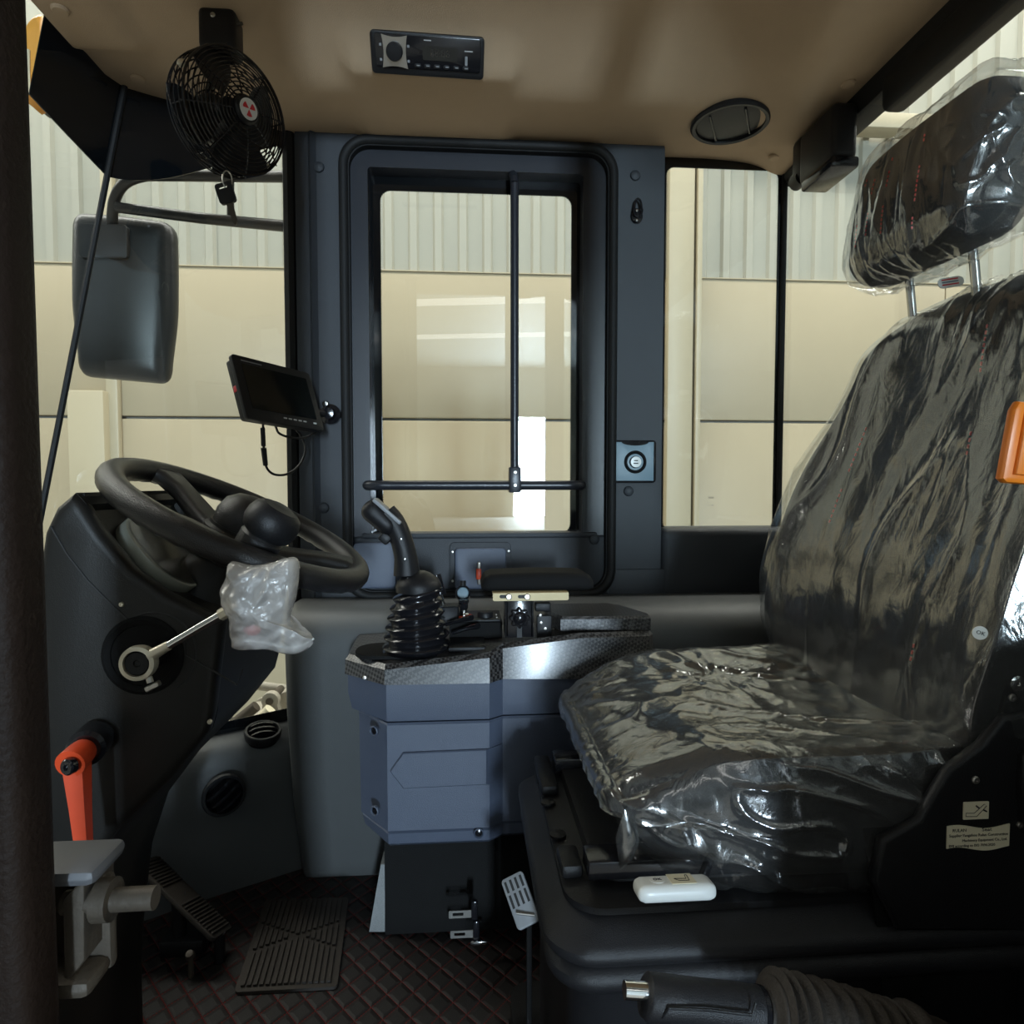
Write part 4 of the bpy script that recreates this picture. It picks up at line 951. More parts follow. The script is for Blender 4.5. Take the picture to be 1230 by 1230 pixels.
# spinner knob
kc = at(303, 664, 0.80)
sk_ = thing('spinner_knob', 'black mushroom-shaped spinner knob clamped on the steering wheel', 'knob', kc)
km = basis(kc, (wn + V((0.14, 0, 0))).normalized())
b = MB(); b.lathe([(0.016, -0.012), (0.018, 0.004), (0.026, 0.006), (0.027, 0.022), (0.024, 0.026)], km, 30); b.build('knob_base', 'wheel_rubber', sk_)
b = MB(); b.lathe([(0.022, 0.024), (0.030, 0.030), (0.0335, 0.040), (0.033, 0.050), (0.029, 0.060), (0.022, 0.065), (0.021, 0.0645), (0.012, 0.068), (0.001, 0.069)], km, 36); b.build('knob_cap', 'black', sk_, smooth=55)
b = MB(); b.tube([kc - wn * 0.006, kc - wn * 0.02 + V((0.0, 0.05, 0)), kc - wn * 0.02 + V((-0.01, 0.09, 0.0))], 0.010, 10); b.build('clamp_arm', 'wheel_rubber', sk_)

# ---- stalk with bagged knob
YS = 0.72
st = thing('indicator_stalk', 'chrome stalk with round eye end on the side of the pedestal', 'lever', at(167, 797, YS))
ec = at(167, 796, YS)
b = MB(); b.lathe([(0.0185, -0.006), (0.0195, 0.0), (0.0185, 0.006), (0.0140, 0.007), (0.0135, 0.0), (0.0140, -0.006)], basis(ec, (0, -1, 0.05)), 36, cap=False); b.build('eye_ring', 'cream_metal', st)
b = MB(); b.lathe([(0.0142, 0.04), (0.0142, -0.002), (0.012, -0.005), (0.004, -0.005), (0.003, -0.0035), (0.0005, -0.0035)], basis(ec, (0, 1, -0.05)), 30); b.build('pivot_cap', 'black', st)
b = MB(); b.tube([at(182, 787, YS), at(198, 778, YS), at(240, 753, YS), at(275, 733, YS)], [0.0062, 0.0048, 0.0048, 0.0050], 14); b.build('rod', 'chrome', st)
b = MB(); b.tube([at(180, 788, YS), at(203, 775, YS)], [0.0068, 0.0052], 14); b.build('ferrule', 'cream_metal', st)
b = MB(); b.lathe([(0.0065, -0.008), (0.0065, 0.008)], basis(at(272, 735, YS), at(275, 733, YS) - at(200, 776, YS)), 6); b.build('hex_nut', 'cream_metal', st, smooth=20)
b = MB(); b.tube([ec + V((0.010, 0.0, -0.016)), ec + V((0.012, -0.001, -0.022))], 0.0035, 10); b.box((-0.008, -0.004, -0.003), (0.008, 0.004, 0.003), 0.001, 1, basis(ec + V((0.0145, -0.001, -0.026)), (-0.5, 0, 1), (1, 0, 0.35))); b.build('wing_screw', 'steel', st)
b = MB(); b.ball((0, 0, 0), 0.014, 12, (1.25, 1, 1), Matrix.Translation(at(305, 716, YS))); b.build('knob', 'black', st)
b = MB(); b.ball((0, 0, 0), 0.006, 8, (1.6, 0.6, 1), Matrix.Translation(at(303, 757, YS))); b.build('knob_tip', 'badge_red', st)
# bag: two puffed walls between an outline
bag_o = catmull([at(x, y, YS) for x, y in ((278, 674), (300, 679), (325, 676), (344, 670), (357, 672), (358, 700), (352, 726), (348, 746), (362, 760), (378, 768), (366, 782), (345, 786), (318, 780), (283, 780), (278, 760), (277, 742), (269, 722), (268, 705), (275, 690))], 5, closed=True)
cx_ = at(313, 725, YS); rings = []
tot = len(bag_o)
def bagpt(q, t, side):
    p = cx_.lerp(q, t); pf = 0.030 * math.sqrt(max(0, 1 - t ** 2.2))
    rel = p - cx_
    low = ss(0.0, -0.05, rel.z) * 0.65
    cr = 0.0050 * noise.noise(p * 80 + V((side * 9, 0, 0))) + 0.004 * max(0, 1 - 2.5 * abs(noise.noise(V((p.x * 60 - p.z * 45, side * 5, p.z * 30))))) + 0.007 * (1 - abs(noise.noise(V((p.x * 38 + p.z * 20, side * 3, p.z * 52))))) * (1 - t * t) + 0.004 * (abs(noise.noise(p * 110)) - 0.3) * (1 - t ** 4)
    p.y += side * (pf * (1 - low) + cr * (1 if t < 0.999 else 0)); return p
b = MB()
NT = 26
for side in (-1, 1):
    vs = [bagpt(q, (k + 0.02) / (NT + 0.02), side) for k in range(NT + 1) for q in bag_o]; fs = []
    for k in range(NT):
        for i in range(tot): fs.append([k * tot + i, k * tot + (i + 1) % tot, (k + 1) * tot + (i + 1) % tot, (k + 1) * tot + i])
    b.add(vs, fs)
pbg = tag(b.build('plastic_bag', 'bag', smooth=80), 'crumpled translucent zip bag pulled over the stalk end', 'plastic bag')
b = MB(); b.tube(catmull([at(x, y, YS - 0.004) for x, y in ((279, 771), (300, 770), (320, 772), (345, 778), (364, 774), (377, 767))], 5), 0.0011, 6); b.build('zip_strip', 'white_plastic', pbg)
# ---- red clamp lever on the pedestal
rl_ = thing('clamp_lever', 'bright orange-red clamping lever hanging from the side of the pedestal', 'lever', at(96, 1005, 0.70))
YR = 0.705
b = MB(); b.tube([at(100, 902, YR + 0.02), at(94, 908, YR), at(84, 918, YR - 0.015)], [0.0135, 0.0145, 0.0150], 20); b.build('lever_hub', 'red_lever', rl_)
q0, q1 = at(92, 912, YR - 0.005), at(102, 1030, YR - 0.004)
b = MB(); b.tube([q0, q0.lerp(q1, 0.5), q1], [0.0145, 0.0110, 0.0085], 4, flat=0.8, upv=(1, -0.8, 0)); b.build('lever_arm', 'red_lever', rl_, smooth=20)
b = MB(); b.lathe([(0.0085, 0.004), (0.0085, -0.002), (0.007, -0.0035), (0.003, -0.0035), (0.0025, -0.001)], basis(at(82.5, 921, YR - 0.022), (0.3, 1, -0.05)), 20); b.build('socket_screw', 'black_gloss', rl_)
b = MB(); b.lathe([(0.020, 0.03), (0.020, 0.0), (0.016, -0.004)], basis(at(103, 899, YR + 0.022), (-0.2, 1, 0)), 24); b.build('washer', 'black_gloss', rl_)

# ================================================================== DOOR LATCH, PEDAL, FLOOR THINGS
YL = 0.36
la = thing('door_latch', 'worn grey door latch bracket with a projecting striker pin', 'door latch', at(100, 1150, YL))
a_ = at(58, 1006, YL); c_ = at(141, 1150, YL)
Ya, Yb = YL - 0.035, YL - 0.012
def lx(x, y): p = at(x, y, YL); return (p.x, p.z)
tp_ = [lx(58, 1032), lx(108, 1038), lx(141, 1008), lx(141, 1030), lx(112, 1046), lx(58, 1044)]
b = MB(); b.box((a_.x - 0.02, Ya, lx(0, 1026)[1]), (lx(128, 0)[0], Yb + 0.01, lx(0, 1007)[1]), 0.004); b.build('top_plate', 'latch_top', la)
b = MB(); b.box((a_.x - 0.02, Ya, lx(0, 1150)[1]), (lx(118, 0)[0], Yb, lx(0, 1130)[1]), 0.004)
b.prism([lx(116, 1040), lx(141, 1012), lx(141, 1105), lx(118, 1135)], Ya + 0.004, Yb + 0.01, MXZ, bev=0.002)
b.box((a_.x - 0.02, Ya + 0.02, lx(0, 1150)[1]), (lx(120, 0)[0], Yb + 0.005, lx(0, 1040)[1]), 0.003); b.build('bracket', 'latch', la)
b = MB(); p0, p1 = at(78, 1084, YL - 0.025), at(187, 1078, YL - 0.025)
b.tube([p0, p1], 0.0058, 18); b.build('striker_pin', 'latch', la)
b = MB(); p0, p1 = at(118, 1081, YL - 0.025), at(137, 1080, YL - 0.025); b.tube([p0, p1], [0.0105, 0.0105], 18); b.build('pin_collar', 'latch', la)

# accelerator pedal
pd = thing('accelerator_pedal', 'black ribbed accelerator pedal on the floor beside the pedestal', 'pedal', atZ(235, 1160, 0.0))
c0, c1, c2, c3 = atZ(188, 1030, 0.165), atZ(278, 1098, 0.06), atZ(268, 1157, 0.045), atZ(186, 1060, 0.145)
c0 = V((-0.535, 1.20, 0.18)); 
c0, c1, c3 = at(190, 1027, 1.26), at(280, 1113, 1.20), at(185, 1052, 1.19)
ux = (c1 - c0); pw = ux.length; ux.normalize(); uy = (c3 - c0); uy = (uy - ux * uy.dot(ux)); ph = 0.075; uy.normalize(); un = ux.cross(uy)
if un.z < 0: un = -un
mt = Matrix(((ux.x, uy.x, un.x, c0.x), (ux.y, uy.y, un.y, c0.y), (ux.z, uy.z, un.z, c0.z), (0, 0, 0, 1)))
b = MB(); b.prism(P2(0, pw, 0, ph, 0.008, 4), -0.008, 0.0, mt, bev=0.002); b.build('pedal_plate', 'mat_rubber', pd)
b = MB()
for k in range(9): b.box((0.006 + k * 0.0075, 0.005, -0.001), (0.0095 + k * 0.0075, ph - 0.005, 0.0035), 0.001, 1, mt)
for k in range(11): b.box((pw - 0.012 - k * 0.0075, 0.005, -0.001), (pw - 0.0085 - k * 0.0075, ph - 0.005, 0.0035), 0.001, 1, mt)
b.build('ribs', 'mat_rubber', pd)
q = mt @ V((pw * 0.45, ph / 2, -0.006)); e_ = mt @ V((pw * 0.97, ph / 2, -0.006))
b = MB(); b.box((q.x - 0.03, q.y - 0.02, 0.0), (q.x + 0.05, q.y + 0.045, max(0.03, e_.z - 0.02)), 0.006); b.tube([q, V((q.x, q.y, 0.02))], 0.012, 12); b.tube([e_, V((e_.x, e_.y, 0.0))], 0.010, 10); b.build('pedal_base', 'black', pd)
b = MB(); p = at(229, 1149, 1.13); b.lathe([(0.008, 0), (0.008, 0.006), (0.006, 0.011), (0.001, 0.012)], Matrix.Translation(p) @ Matrix.Rotation(0.5, 4, 'X'), 12); b.tube([p, V((p.x, p.y, 0.0))], 0.005, 8); b.build('bolt', 'latch', pd)

# ribbed foot mat
m0 = [atZ(x, y, 0.0) for x, y in ((281, 1196), (405, 1189), (419, 1081), (319, 1084))]
fmx = thing('foot_mat', 'brown-black ribbed rubber foot mat with crossing grooves on the quilted floor', 'floor mat', (m0[0] + m0[2]) / 2)
ux = (m0[1] - m0[0]); uy = (m0[3] - m0[0]); um = m0[2] - m0[3]
def quadp(u, v, z): p = m0[0].lerp(m0[1], u).lerp(m0[3].lerp(m0[2], u), v); return V((p.x, p.y, z))
b = MB(); b.loft([[quadp(u, v, z) for u, v in rrect(1, 1, 0.04, 4, 0.5, 0.5)] for z in (0.0008, 0.006)]); b.build('mat_base', 'mat_rubber', fmx)
b = MB(); nr = 15
for k in range(nr):
    u0 = 0.05 + k * 0.9 / nr; u1 = u0 + 0.9 / nr * 0.62
    uc = (u0 + u1) / 2
    cuts = sorted([0.04, 0.96] + [c for c in (0.36 + 0.34 * uc, 0.70 - 0.34 * uc)])
    for v0, v1 in ((cuts[0], cuts[1] - 0.018), (cuts[1] + 0.018, cuts[2] - 0.018), (cuts[2] + 0.018, cuts[3])):
        if v1 - v0 < 0.02: continue
        b.loft([[quadp(u0, v0, z), quadp(u1, v0, z), quadp(u1, v1, z), quadp(u0, v1, z)] for z in (0.005, 0.010)])
b.build('ribs', 'mat_rubber', fmx, smooth=0)

# seat-belt tongues hanging by the plinth
for px, py, lab in ((566, 1098, 'steel seat belt tongue plate hanging upper against the black plinth'), (568, 1122, 'steel seat belt tongue plate lying lowest by the floor under its twin')):
    YB = 1.14
    t = thing('belt_tongue', lab, 'belt tongue', at(px, py + 10, YB))
    a_, c_ = at(px - 27, py - 1, YB), at(px - 4, py - 1, YB); hz = 0.006
    b = MB(); b.ring(P2(a_.x, c_.x + 0.01, a_.z - 0.0095, a_.z + 0.0045, 0.002, 3), P2(a_.x + 0.007, c_.x - 0.008, a_.z - 0.005, a_.z + 0.0005, 0.001, 3), YB - 0.001, YB + 0.001, MXZ); b.build('tongue', 'steel', t, smooth=30)
    b = MB(); b.box((c_.x + 0.006, YB - 0.004, a_.z - 0.014), (c_.x + 0.018, YB + 0.006, a_.z + 0.022), 0.003); b.build('tongue_grip', 'black_gloss', t)
    if py > 1110:
        d_ = at(572, 1130, YB); b = MB(); b.box((d_.x - 0.010, YB - 0.008, d_.z - 0.004), (d_.x + 0.020, YB - 0.002, d_.z + 0.003), 0.001); b.build('belt_bar', 'chrome', t)

# ================================================================== OUTSIDE THE GLASS
mi = thing('wing_mirror', 'black wing mirror housing seen from behind through the corner glass', 'mirror', at(147, 455, 1.85))
a_, c_ = at(87, 455, 1.85), at(207, 262, 1.85)
cx_, cz2 = (a_.x + c_.x) / 2, (a_.z + c_.z) / 2; hw_, hh_ = (c_.x - a_.x) / 2, (c_.z - a_.z) / 2
def mirf(o, p, nn):
    t = p.z; k = 1 - 0.13 * ss(0.0, -1, t) - 0.02 * ss(0.3, 1.0, t); x = o.x * k + 0.006 * t
    y = o.y - (0.030 * (1 - p.x ** 2) * (1 - 0.5 * t * t) if p.y < 0 else 0)
    return V((cx_ + x, 1.87 + y, cz2 + o.z - 0.010 * p.x))
b = MB(); b.rbox((hw_, 0.035, hh_), 0.034, 24, mirf); ms = b.build('shell', 'mirror_shell', mi, smooth=70)
a2, c2 = at(92, 308, 1.79), at(150, 268, 1.79)
b = MB(); b.prism(rrect(c2.x - a2.x, c2.z - a2.z, 0.01, 4, (a2.x + c2.x) / 2, (a2.z + c2.z) / 2), 1.797, 1.83, MXZ, bev=0.003); b.build('mount_cap', 'mirror_shell', ms)
YM = 1.72
b = MB(); b.tube(catmull([at(346, 212, 1.60), at(300, 212, 1.66), at(200, 211, YM), at(170, 212, YM), at(148, 222, YM + 0.02), at(137, 243, YM + 0.05), at(134, 275, YM + 0.11)], 6), 0.0135, 14)
b.tube([at(346, 272, 1.60), at(240, 262, YM), at(141, 249, YM + 0.04)], 0.0135, 14); b.tube([at(277, 214, 1.68), at(277, 264, 1.68)], 0.009, 10); b.build('bracket', 'mirror_shell', mi)
# amber marker lamp on the front of the cab
lm = thing('marker_lamp', 'amber marker lamp outside the front glass beside the doorway edge', 'lamp', at(36, 115, 1.45))
lo_ = catmull([at(x, y, 1.45) for x, y in ((44, 24), (35, 40), (29, 60), (28, 90), (29, 118), (36, 118), (52, 90), (58, 50), (56, 22))], 4, closed=True)
b = MB(); mid_ = at(43, 70, 1.45)
b.loft([[V((mid_.x + (p.x - mid_.x) * k, 1.45 + dy, mid_.z + (p.z - mid_.z) * k)) for p in lo_] for dy, k in ((-0.02, 0.80), (-0.012, 0.95), (0.0, 1.0), (0.05, 1.0), (0.06, 0.9))]); b.build('lens', 'amber', lm)
b = MB(); b.tube([at(33, 112, 1.428), at(33, 60, 1.428)], 0.005, 8); b.build('lens_rib', 'paper', lm)
b = MB(); b.box(mid_ + V((-0.03, 0.05, -0.08)), mid_ + V((0.09, 0.09, 0.08)), 0.01); b.build('lamp_base', 'black', lm)
# lifting linkage of the machine, down in front
YA = 2.3
lk = thing('lift_linkage', 'dusty grey steel linkage lug with pin and hydraulic rod in front of the cab', 'loader linkage', (at(310, 870, YA).x, YA, GZ))
b = MB(); cA = at(326, 840, YA)
o_ = [(cA.x + 0.030 * math.cos(t), cA.z + 0.030 * math.sin(t)) for t in [math.radians(-30 + 240 * k / 14) for k in range(15)]] + [(cA.x - 0.045, cA.z - 0.14), (cA.x + 0.05, cA.z - 0.14)]
b.prism(o_, YA - 0.02, YA + 0.012, MXZ, bev=0.003); b.build('lug', 'dusty_metal', lk)
o2 = [(p[0] + 0.055, p[1] - 0.012) for p in o_]; b = MB(); b.prism(o2, YA + 0.08, YA + 0.11, MXZ, bev=0.003); b.build('lug', 'dusty_metal', lk)
b = MB(); b.tube([V((cA.x, YA - 0.026, cA.z)), V((cA.x, YA + 0.12, cA.z))], 0.013, 16); b.build('pin', 'latch', lk)
b = MB(); b.tube([at(308, 872, YA - 0.05), at(325, 852, YA - 0.05)], 0.022, 16); b.build('hydraulic_rod', 'paper', lk)
b = MB(); b.tube([at(278, 872, YA + 0.05), at(308, 848, YA + 0.05)], 0.020, 14); b.build('hose_pipe', 'latch', lk)
b = MB(); q = at(345, 885, YA - 0.02); b.box((at(255, 0, YA).x, YA - 0.05, GZ), (q.x + 0.12, YA + 0.35, q.z + 0.03), 0.02)
b.tube([at(340, 830, YA + 0.2), at(352, 870, YA + 0.2)], 0.03, 12); b.tube([at(300, 822, YA + 0.3), at(345, 828, YA + 0.3)], 0.018, 12); b.build('frame', 'dusty_metal', lk)

# ================================================================== DRIVER'S SEAT
SC = 0.845                                             # seat centre line (Y)
seat = thing('driver_seat', 'black suspension driver seat wrapped in clear crinkled plastic film', 'seat', (0.36, SC, 0.0))
def ridged(q): return 1 - abs(noise.noise(q)) * 2
# ---- cushion
cu_c = V((0.385, SC, 0.512)); cu_h = (0.232, 0.229, 0.066)
def cushF(extra=0.0, crumple=0.0):
    def f(o, p, nn):
        q = V((o.x, o.y, o.z))
        # plan: front rounded corners drawn in, rear slightly narrower
        fr = ss(-0.2, -1.0, p.x)
        q.y *= 1 - 0.16 * fr * abs(p.y) - 0.05 * ss(0.3, 1, p.x)
        if p.z > 0:
            q.z += (0.020 * abs(p.y) ** 2.5 - 0.012 * (1 - p.y * p.y)) * ss(-0.9, -0.2, p.x) * p.z
            q.z -= 0.030 * ss(-0.45, -1.0, p.x) * p.z
            q.z += 0.012 * ss(0.2, 1.0, p.x) * p.z
        if p.z < 0: q.x += 0.030 * fr; q.z += 0.008 * fr
        q += nn * extra
        if crumple:
            c = crumple
            d = V((q.x - 0.0, q.y - 0.10, 0)); ang = math.atan2(d.y, d.x); rr_ = d.length
            w1 = ridged(V((q.x * 9 + q.y * 12, (q.y - q.x) * 4.5, q.z * 8))) ** 3 if ridged(V((q.x * 9 + q.y * 12, (q.y - q.x) * 4.5, q.z * 8))) > 0 else 0
            w2 = max(0, ridged(V((q.x * 22 - q.y * 9, q.y * 20 + q.x * 14, q.z * 18 + 3)))) ** 4
            w3 = noise.noise(V((ang * 4, rr_ * 5, 2.0))) * math.exp(-rr_ * 7)
            w4 = noise.noise(q * 55) * 0.35
            edge = ss(0.55, 1.0, max(abs(p.x), abs(p.y)))
            w5 = max(0, ridged(V(((q.x + q.y) * 30, (q.x - q.y) * 6, q.z * 10)))) ** 3 * edge
            q += nn * c * (0.75 * w1 * (1 - 0.75 * edge) + 0.25 * w2 * (1 - 0.5 * edge) + 1.0 * w3 + 0.12 * w4 + 0.22 * w5)
            q += nn * c * 0.75 * max(0, ridged(V((q.x * 15 + q.z * 22, 5.0, q.z * 13 - q.x * 6)))) ** 4 * ss(0.75, 1.0, -p.y) * ss(0.95, 0.6, p.z)
            q += nn * 0.010 * ss(-0.2, -0.9, p.z) * edge       # film gathers loosely at the bottom
        return cu_c + q
    return f
b = MB(); b.rbox(cu_h, 0.050, 26, cushF()); cu = b.build('cushion', 'fabric', seat, smooth=80)
b = MB(); b.rbox(cu_h, 0.050, 110, cushF(0.004, 0.008)); b.build('plastic_wrap', 'wrap', cu, smooth=80)
# loose film flap on the near front corner
fl_ = [at(x, y, 0.655) for x, y in ((745, 1046), (741, 1010), (748, 975), (757, 963), (766, 985), (767, 1010), (759, 1032))]
b = MB(); c_ = sum(fl_, V()) / len(fl_)
for s_ in (0.0, 0.002): b.add([c_ + V((0, s_ - 0.012, 0))] + [p + V((0, s_ + 0.006 * math.sin(i * 2), 0)) for i, p in enumerate(fl_)], [[0, i + 1, (i + 1) % 7 + 1] for i in range(7)])
b.build('film_flap', 'wrap', cu, smooth=80)
# ---- backrest
def backF(extra=0.0, crumple=0.0):
    tanr = math.tan(math.radians(12.5))
    def f(o, p, nn):
        q = V((o.x, o.y, o.z)); t = (p.z + 1) / 2
        wd = 0.86 + 0.14 * ss(0.0, 0.40, t) - 0.27 * ss(0.52, 1.0, t)
        q.y *= wd
        if p.x < 0:
            q.x -= (0.040 * abs(p.y) ** 2.5 * ss(0.0, 0.25, t) * (1 - 0.7 * ss(0.5, 0.95, t)) + 0.018 * math.exp(-((t - 0.35) / 0.22) ** 2)) * -p.x
        q.z -= 0.050 * abs(p.y) ** 3 * ss(0.6, 1.0, t)
        q += nn * extra
        if crumple:
            c = crumple; yy = q.y
            z_ = q.z + 0.25 * abs(q.y)
            a1 = ridged(V((q.x * 6, yy * 9 + 1.6 * z_ + 0.6 * noise.noise(q * 6), z_ * 1.5 + 4)))
            a2 = ridged(V((q.x * 16 + 7, yy * 26 + z_ * 5, z_ * 2.6))) * ss(-0.1, 0.25, noise.noise(V((yy * 5, z_ * 4, 9))))
            sd = ss(-0.2, 0.5, p.x) if p.y < 0 else 0
            a3 = ridged(V((q.x * 26 + q.z * 22, yy * 6, q.z * 9 - q.x * 12)))
            w4 = noise.noise(q * 60) * 0.25
            gather = ss(0.35, 0.0, t)
            q += nn * c * (0.9 * max(0, a1) ** 3 + 0.45 * max(0, a2) ** 6 * (1 - 0.5 * sd) + 0.5 * max(0, a3) ** 3 * sd + 0.2 * w4)
            q.y -= (0.020 * ss(0.35, 0.05, t) if p.y > 0.5 else 0)
            q += nn * 0.006 * ss(0.7, 1.0, abs(p.y)) * (1 - gather)
        q.x += (q.z + 0.33) * tanr
        return V((0.590, SC + 0.005, 0.815)) + q
    return f
bk_h = (0.062, 0.262, 0.325)
b = MB(); b.rbox(bk_h, 0.052, 26, backF()); bk = b.build('backrest', 'fabric', seat, smooth=80)
b = MB(); b.rbox(bk_h, 0.052, 120, backF(0.004, 0.007)); b.build('plastic_wrap', 'wrap', bk, smooth=80)
def backpt(p, n=None):      # point on the bare backrest front, p = (-1, across, up) on the unit cube
    h = V(bk_h); r = 0.052; w_ = V((p[0] * h.x, p[1] * h.y, p[2] * h.z)); c = V([max(-(h[i] - r), min(h[i] - r, w_[i])) for i in range(3)]); d = (w_ - c).normalized()
    return backF()(c + d * r, V(p), d) + V((-0.0012, 0, 0))
for s_ in (-0.45, 0.52):
    b = MB(); [b.tube([backpt((-1, s_ * (1 - 0.1 * u), -0.7 + 1.5 * u)) for u in (k / 60, (k + 0.55) / 60)], 0.0012, 5) for k in range(60) if noise.noise(V((k * 0.13, s_ * 7, 3.0))) > 0.12]; b.build('red_stitching', 'red_thread', bk)
# ---- headrest
hr_c = V((0.675, SC + 0.045, 1.285)); hr_h = (0.050, 0.142, 0.104)
def headF(extra=0.0, crumple=0.0):
    def f(o, p, nn):
        q = V((o.x, o.y, o.z)); q.z += 0.0; q.y *= 1 - 0.13 * ss(0.1, 1, p.z) - 0.06 * ss(-0.2, -1, p.z)
        if p.x < 0: q.x -= 0.016 * (1 - p.y * p.y) * (1 - 0.6 * p.z * p.z)
        q.x += 0.14 * q.z
        q += nn * extra
        if crumple:
            c = crumple
            a1 = max(0, ridged(V((q.x * 10, q.y * 24 + q.z * 3, q.z * 3.5)))) ** 3; a2 = max(0, ridged(V((q.x * 26 + 5, q.y * 48 - q.z * 8, q.z * 9)))) ** 3
            nr_ = ss(-0.55, -0.95, p.y) + ss(0.65, 1.0, p.z) * 0.7 + ss(-0.7, -1.0, p.z) * 0.8
            a3 = max(0, ridged(V((q.x * 24, q.y * 22, q.z * 26)))) ** 4
            q += nn * c * (0.8 * a1 + 0.25 * a2 * 1 + 0.7 * a3 * min(1, nr_) + 0.06 * noise.noise(q * 70)) + nn * 0.006 * min(1, nr_)
        return hr_c + q
    return f
b = MB(); b.rbox(hr_h, 0.042, 22, headF()); hr = b.build('headrest', 'fabric', seat, smooth=80)
b = MB(); b.rbox(hr_h, 0.042, 90, headF(0.004, 0.007)); b.build('plastic_wrap', 'wrap', hr, smooth=80)
def headpt(p):
    h = V(hr_h); r = 0.042; w_ = V((p[0] * h.x, p[1] * h.y, p[2] * h.z)); c = V([max(-(h[i] - r), min(h[i] - r, w_[i])) for i in range(3)]); d = (w_ - c).normalized()
    return headF()(c + d * r, V(p), d) + V((-0.0012, 0, 0))
for s_ in (0.62, 0.40, 0.12, -0.35):
    b = MB(); [b.tube([headpt((-1, s_, -0.75 + 1.3 * u)) for u in (k / 22, (k + 0.55) / 22)], 0.0011, 5) for k in range(22) if noise.noise(V((k * 0.21, s_ * 9, 1.0))) > 0.0]; b.build('red_stitching', 'red_thread', hr)
for s_ in (-1, 1):
    y_ = hr_c.y + s_ * 0.062; b = MB(); b.tube([(hr_c.x - 0.004, y_, hr_c.z - 0.02), (hr_c.x + 0.022, y_, 1.06)], 0.0062, 14); b.build('headrest_post', 'chrome', seat)
# printed tag hanging below the headrest
p = at(1142, 339, 0.92); b = MB(); b.prism(rrect(0.034, 0.016, 0.007, 5), -0.0008, 0.0008, basis(p, (-0.3, -0.9, 0.2), (1, -0.3, 0.1))); tg = b.build('printed_tag', 'paper_white', hr)
for k in range(3):
    b = MB(); b.box((-0.012, -0.0045 + k * 0.004, 0.0008), (0.010, -0.0025 + k * 0.004, 0.0014), 0.0002, 1, basis(p, (-0.3, -0.9, 0.2), (1, -0.3, 0.1))); b.build('print_line', ('badge_red', 'blue_plate', 'badge_red')[k], tg)
# ---- moulded back shell on the near side and behind
def shellF(o, p, nn):
    q = V((o.x, o.y, o.z)); t = (p.z + 1) / 2; q.y *= 0.90 + 0.06 * ss(0, 0.4, t) - 0.22 * ss(0.5, 1, t); q.x += (q.z + 0.33) * math.tan(math.radians(12.5)); return V((0.672, SC, 0.80)) + q
b = MB(); b.rbox((0.042, 0.262, 0.30), 0.040, 16, shellF); sh = b.build('back_shell', 'seat_base', seat, smooth=70)
pts = catmull([(0.60, 0.612, 0.60), (0.615, 0.607, 0.72), (0.635, 0.605, 0.80), (0.665, 0.604, 0.88), (0.70, 0.606, 0.94)], 6)
b = MB(); b.tube(pts, 0.010, 10, flat=1.0); b.build('shell_rib', 'seat_base', sh)
# orange strap guide
YO = 0.60
o0, o1 = at(1204, 580, YO), at(1262, 482, YO)
b = MB(); b.prism([lx_ for lx_ in [(at(x, y, YO).x, at(x, y, YO).z) for x, y in ((1201, 575), (1206, 580), (1262, 584), (1266, 486), (1222, 482), (1216, 492))]], YO - 0.004, YO + 0.008, MXZ, bev=0.004); og = b.build('belt_guide', 'orange', seat)
b = MB(); b.prism([(at(x, y, YO).x, at(x, y, YO).z) for x, y in ((1212, 570), (1258, 574), (1260, 497), (1226, 496))], YO - 0.009, YO, MXZ, bev=0.0025); b.build('guide_panel', 'orange', og)
p = at(1173, 759, 0.60); b = MB(); b.lathe([(0.0068, 0), (0.0068, 0.001), (0.0005, 0.0012)], basis(p + V((0, -0.004, 0)), (-0.35, -1, 0)), 24); stc = b.build('round_sticker', 'paper_white', seat)
lettering('sticker_print', 'OK', 0.0055, basis(p + V((-0.0002, -0.0054, 0)), (-0.35, -1, 0), (1, -0.35, -0.3)), 'ink', stc, 'CENTER')
# ---- recliner side plate
YP = 0.60
sidep = [(at(x, y, YP).x, at(x, y, YP).z) for x, y in ((1060, 1010), (1105, 985), (1118, 960), (1140, 925), (1180, 895), (1205, 862), (1260, 850), (1290, 1120), (1080, 1120), (1050, 1060))]
b = MB(); b.prism(sidep, YP, YP + 0.014, MXZ, bev=0.006, seg=3); sp2 = b.build('side_plate', 'black', seat)
b = MB(); b.prism([(at(x, y, YP).x, at(x, y, YP).z) for x, y in ((1222, 905), (1240, 885), (1270, 870), (1290, 1000), (1228, 1000), (1220, 940))], YP - 0.012, YP + 0.01, MXZ, bev=0.008, seg=3); b.build('recliner_cover', 'black', sp2)
for px, py, r in ((1172, 937, 0.004), (1222, 821, 0.008), (1216, 838, 0.004), (1225, 991, 0.0035)): screw(seat, at(px, py, YP - 0.001), (0, -1, 0), r, 'chrome' if r > 0.006 else 'steel', 'bolt')
b = MB(); b.box(at(1205, 860, YP + 0.005), at(1240, 800, YP + 0.04), 0.006); b.build('recliner_bracket', 'black', seat)
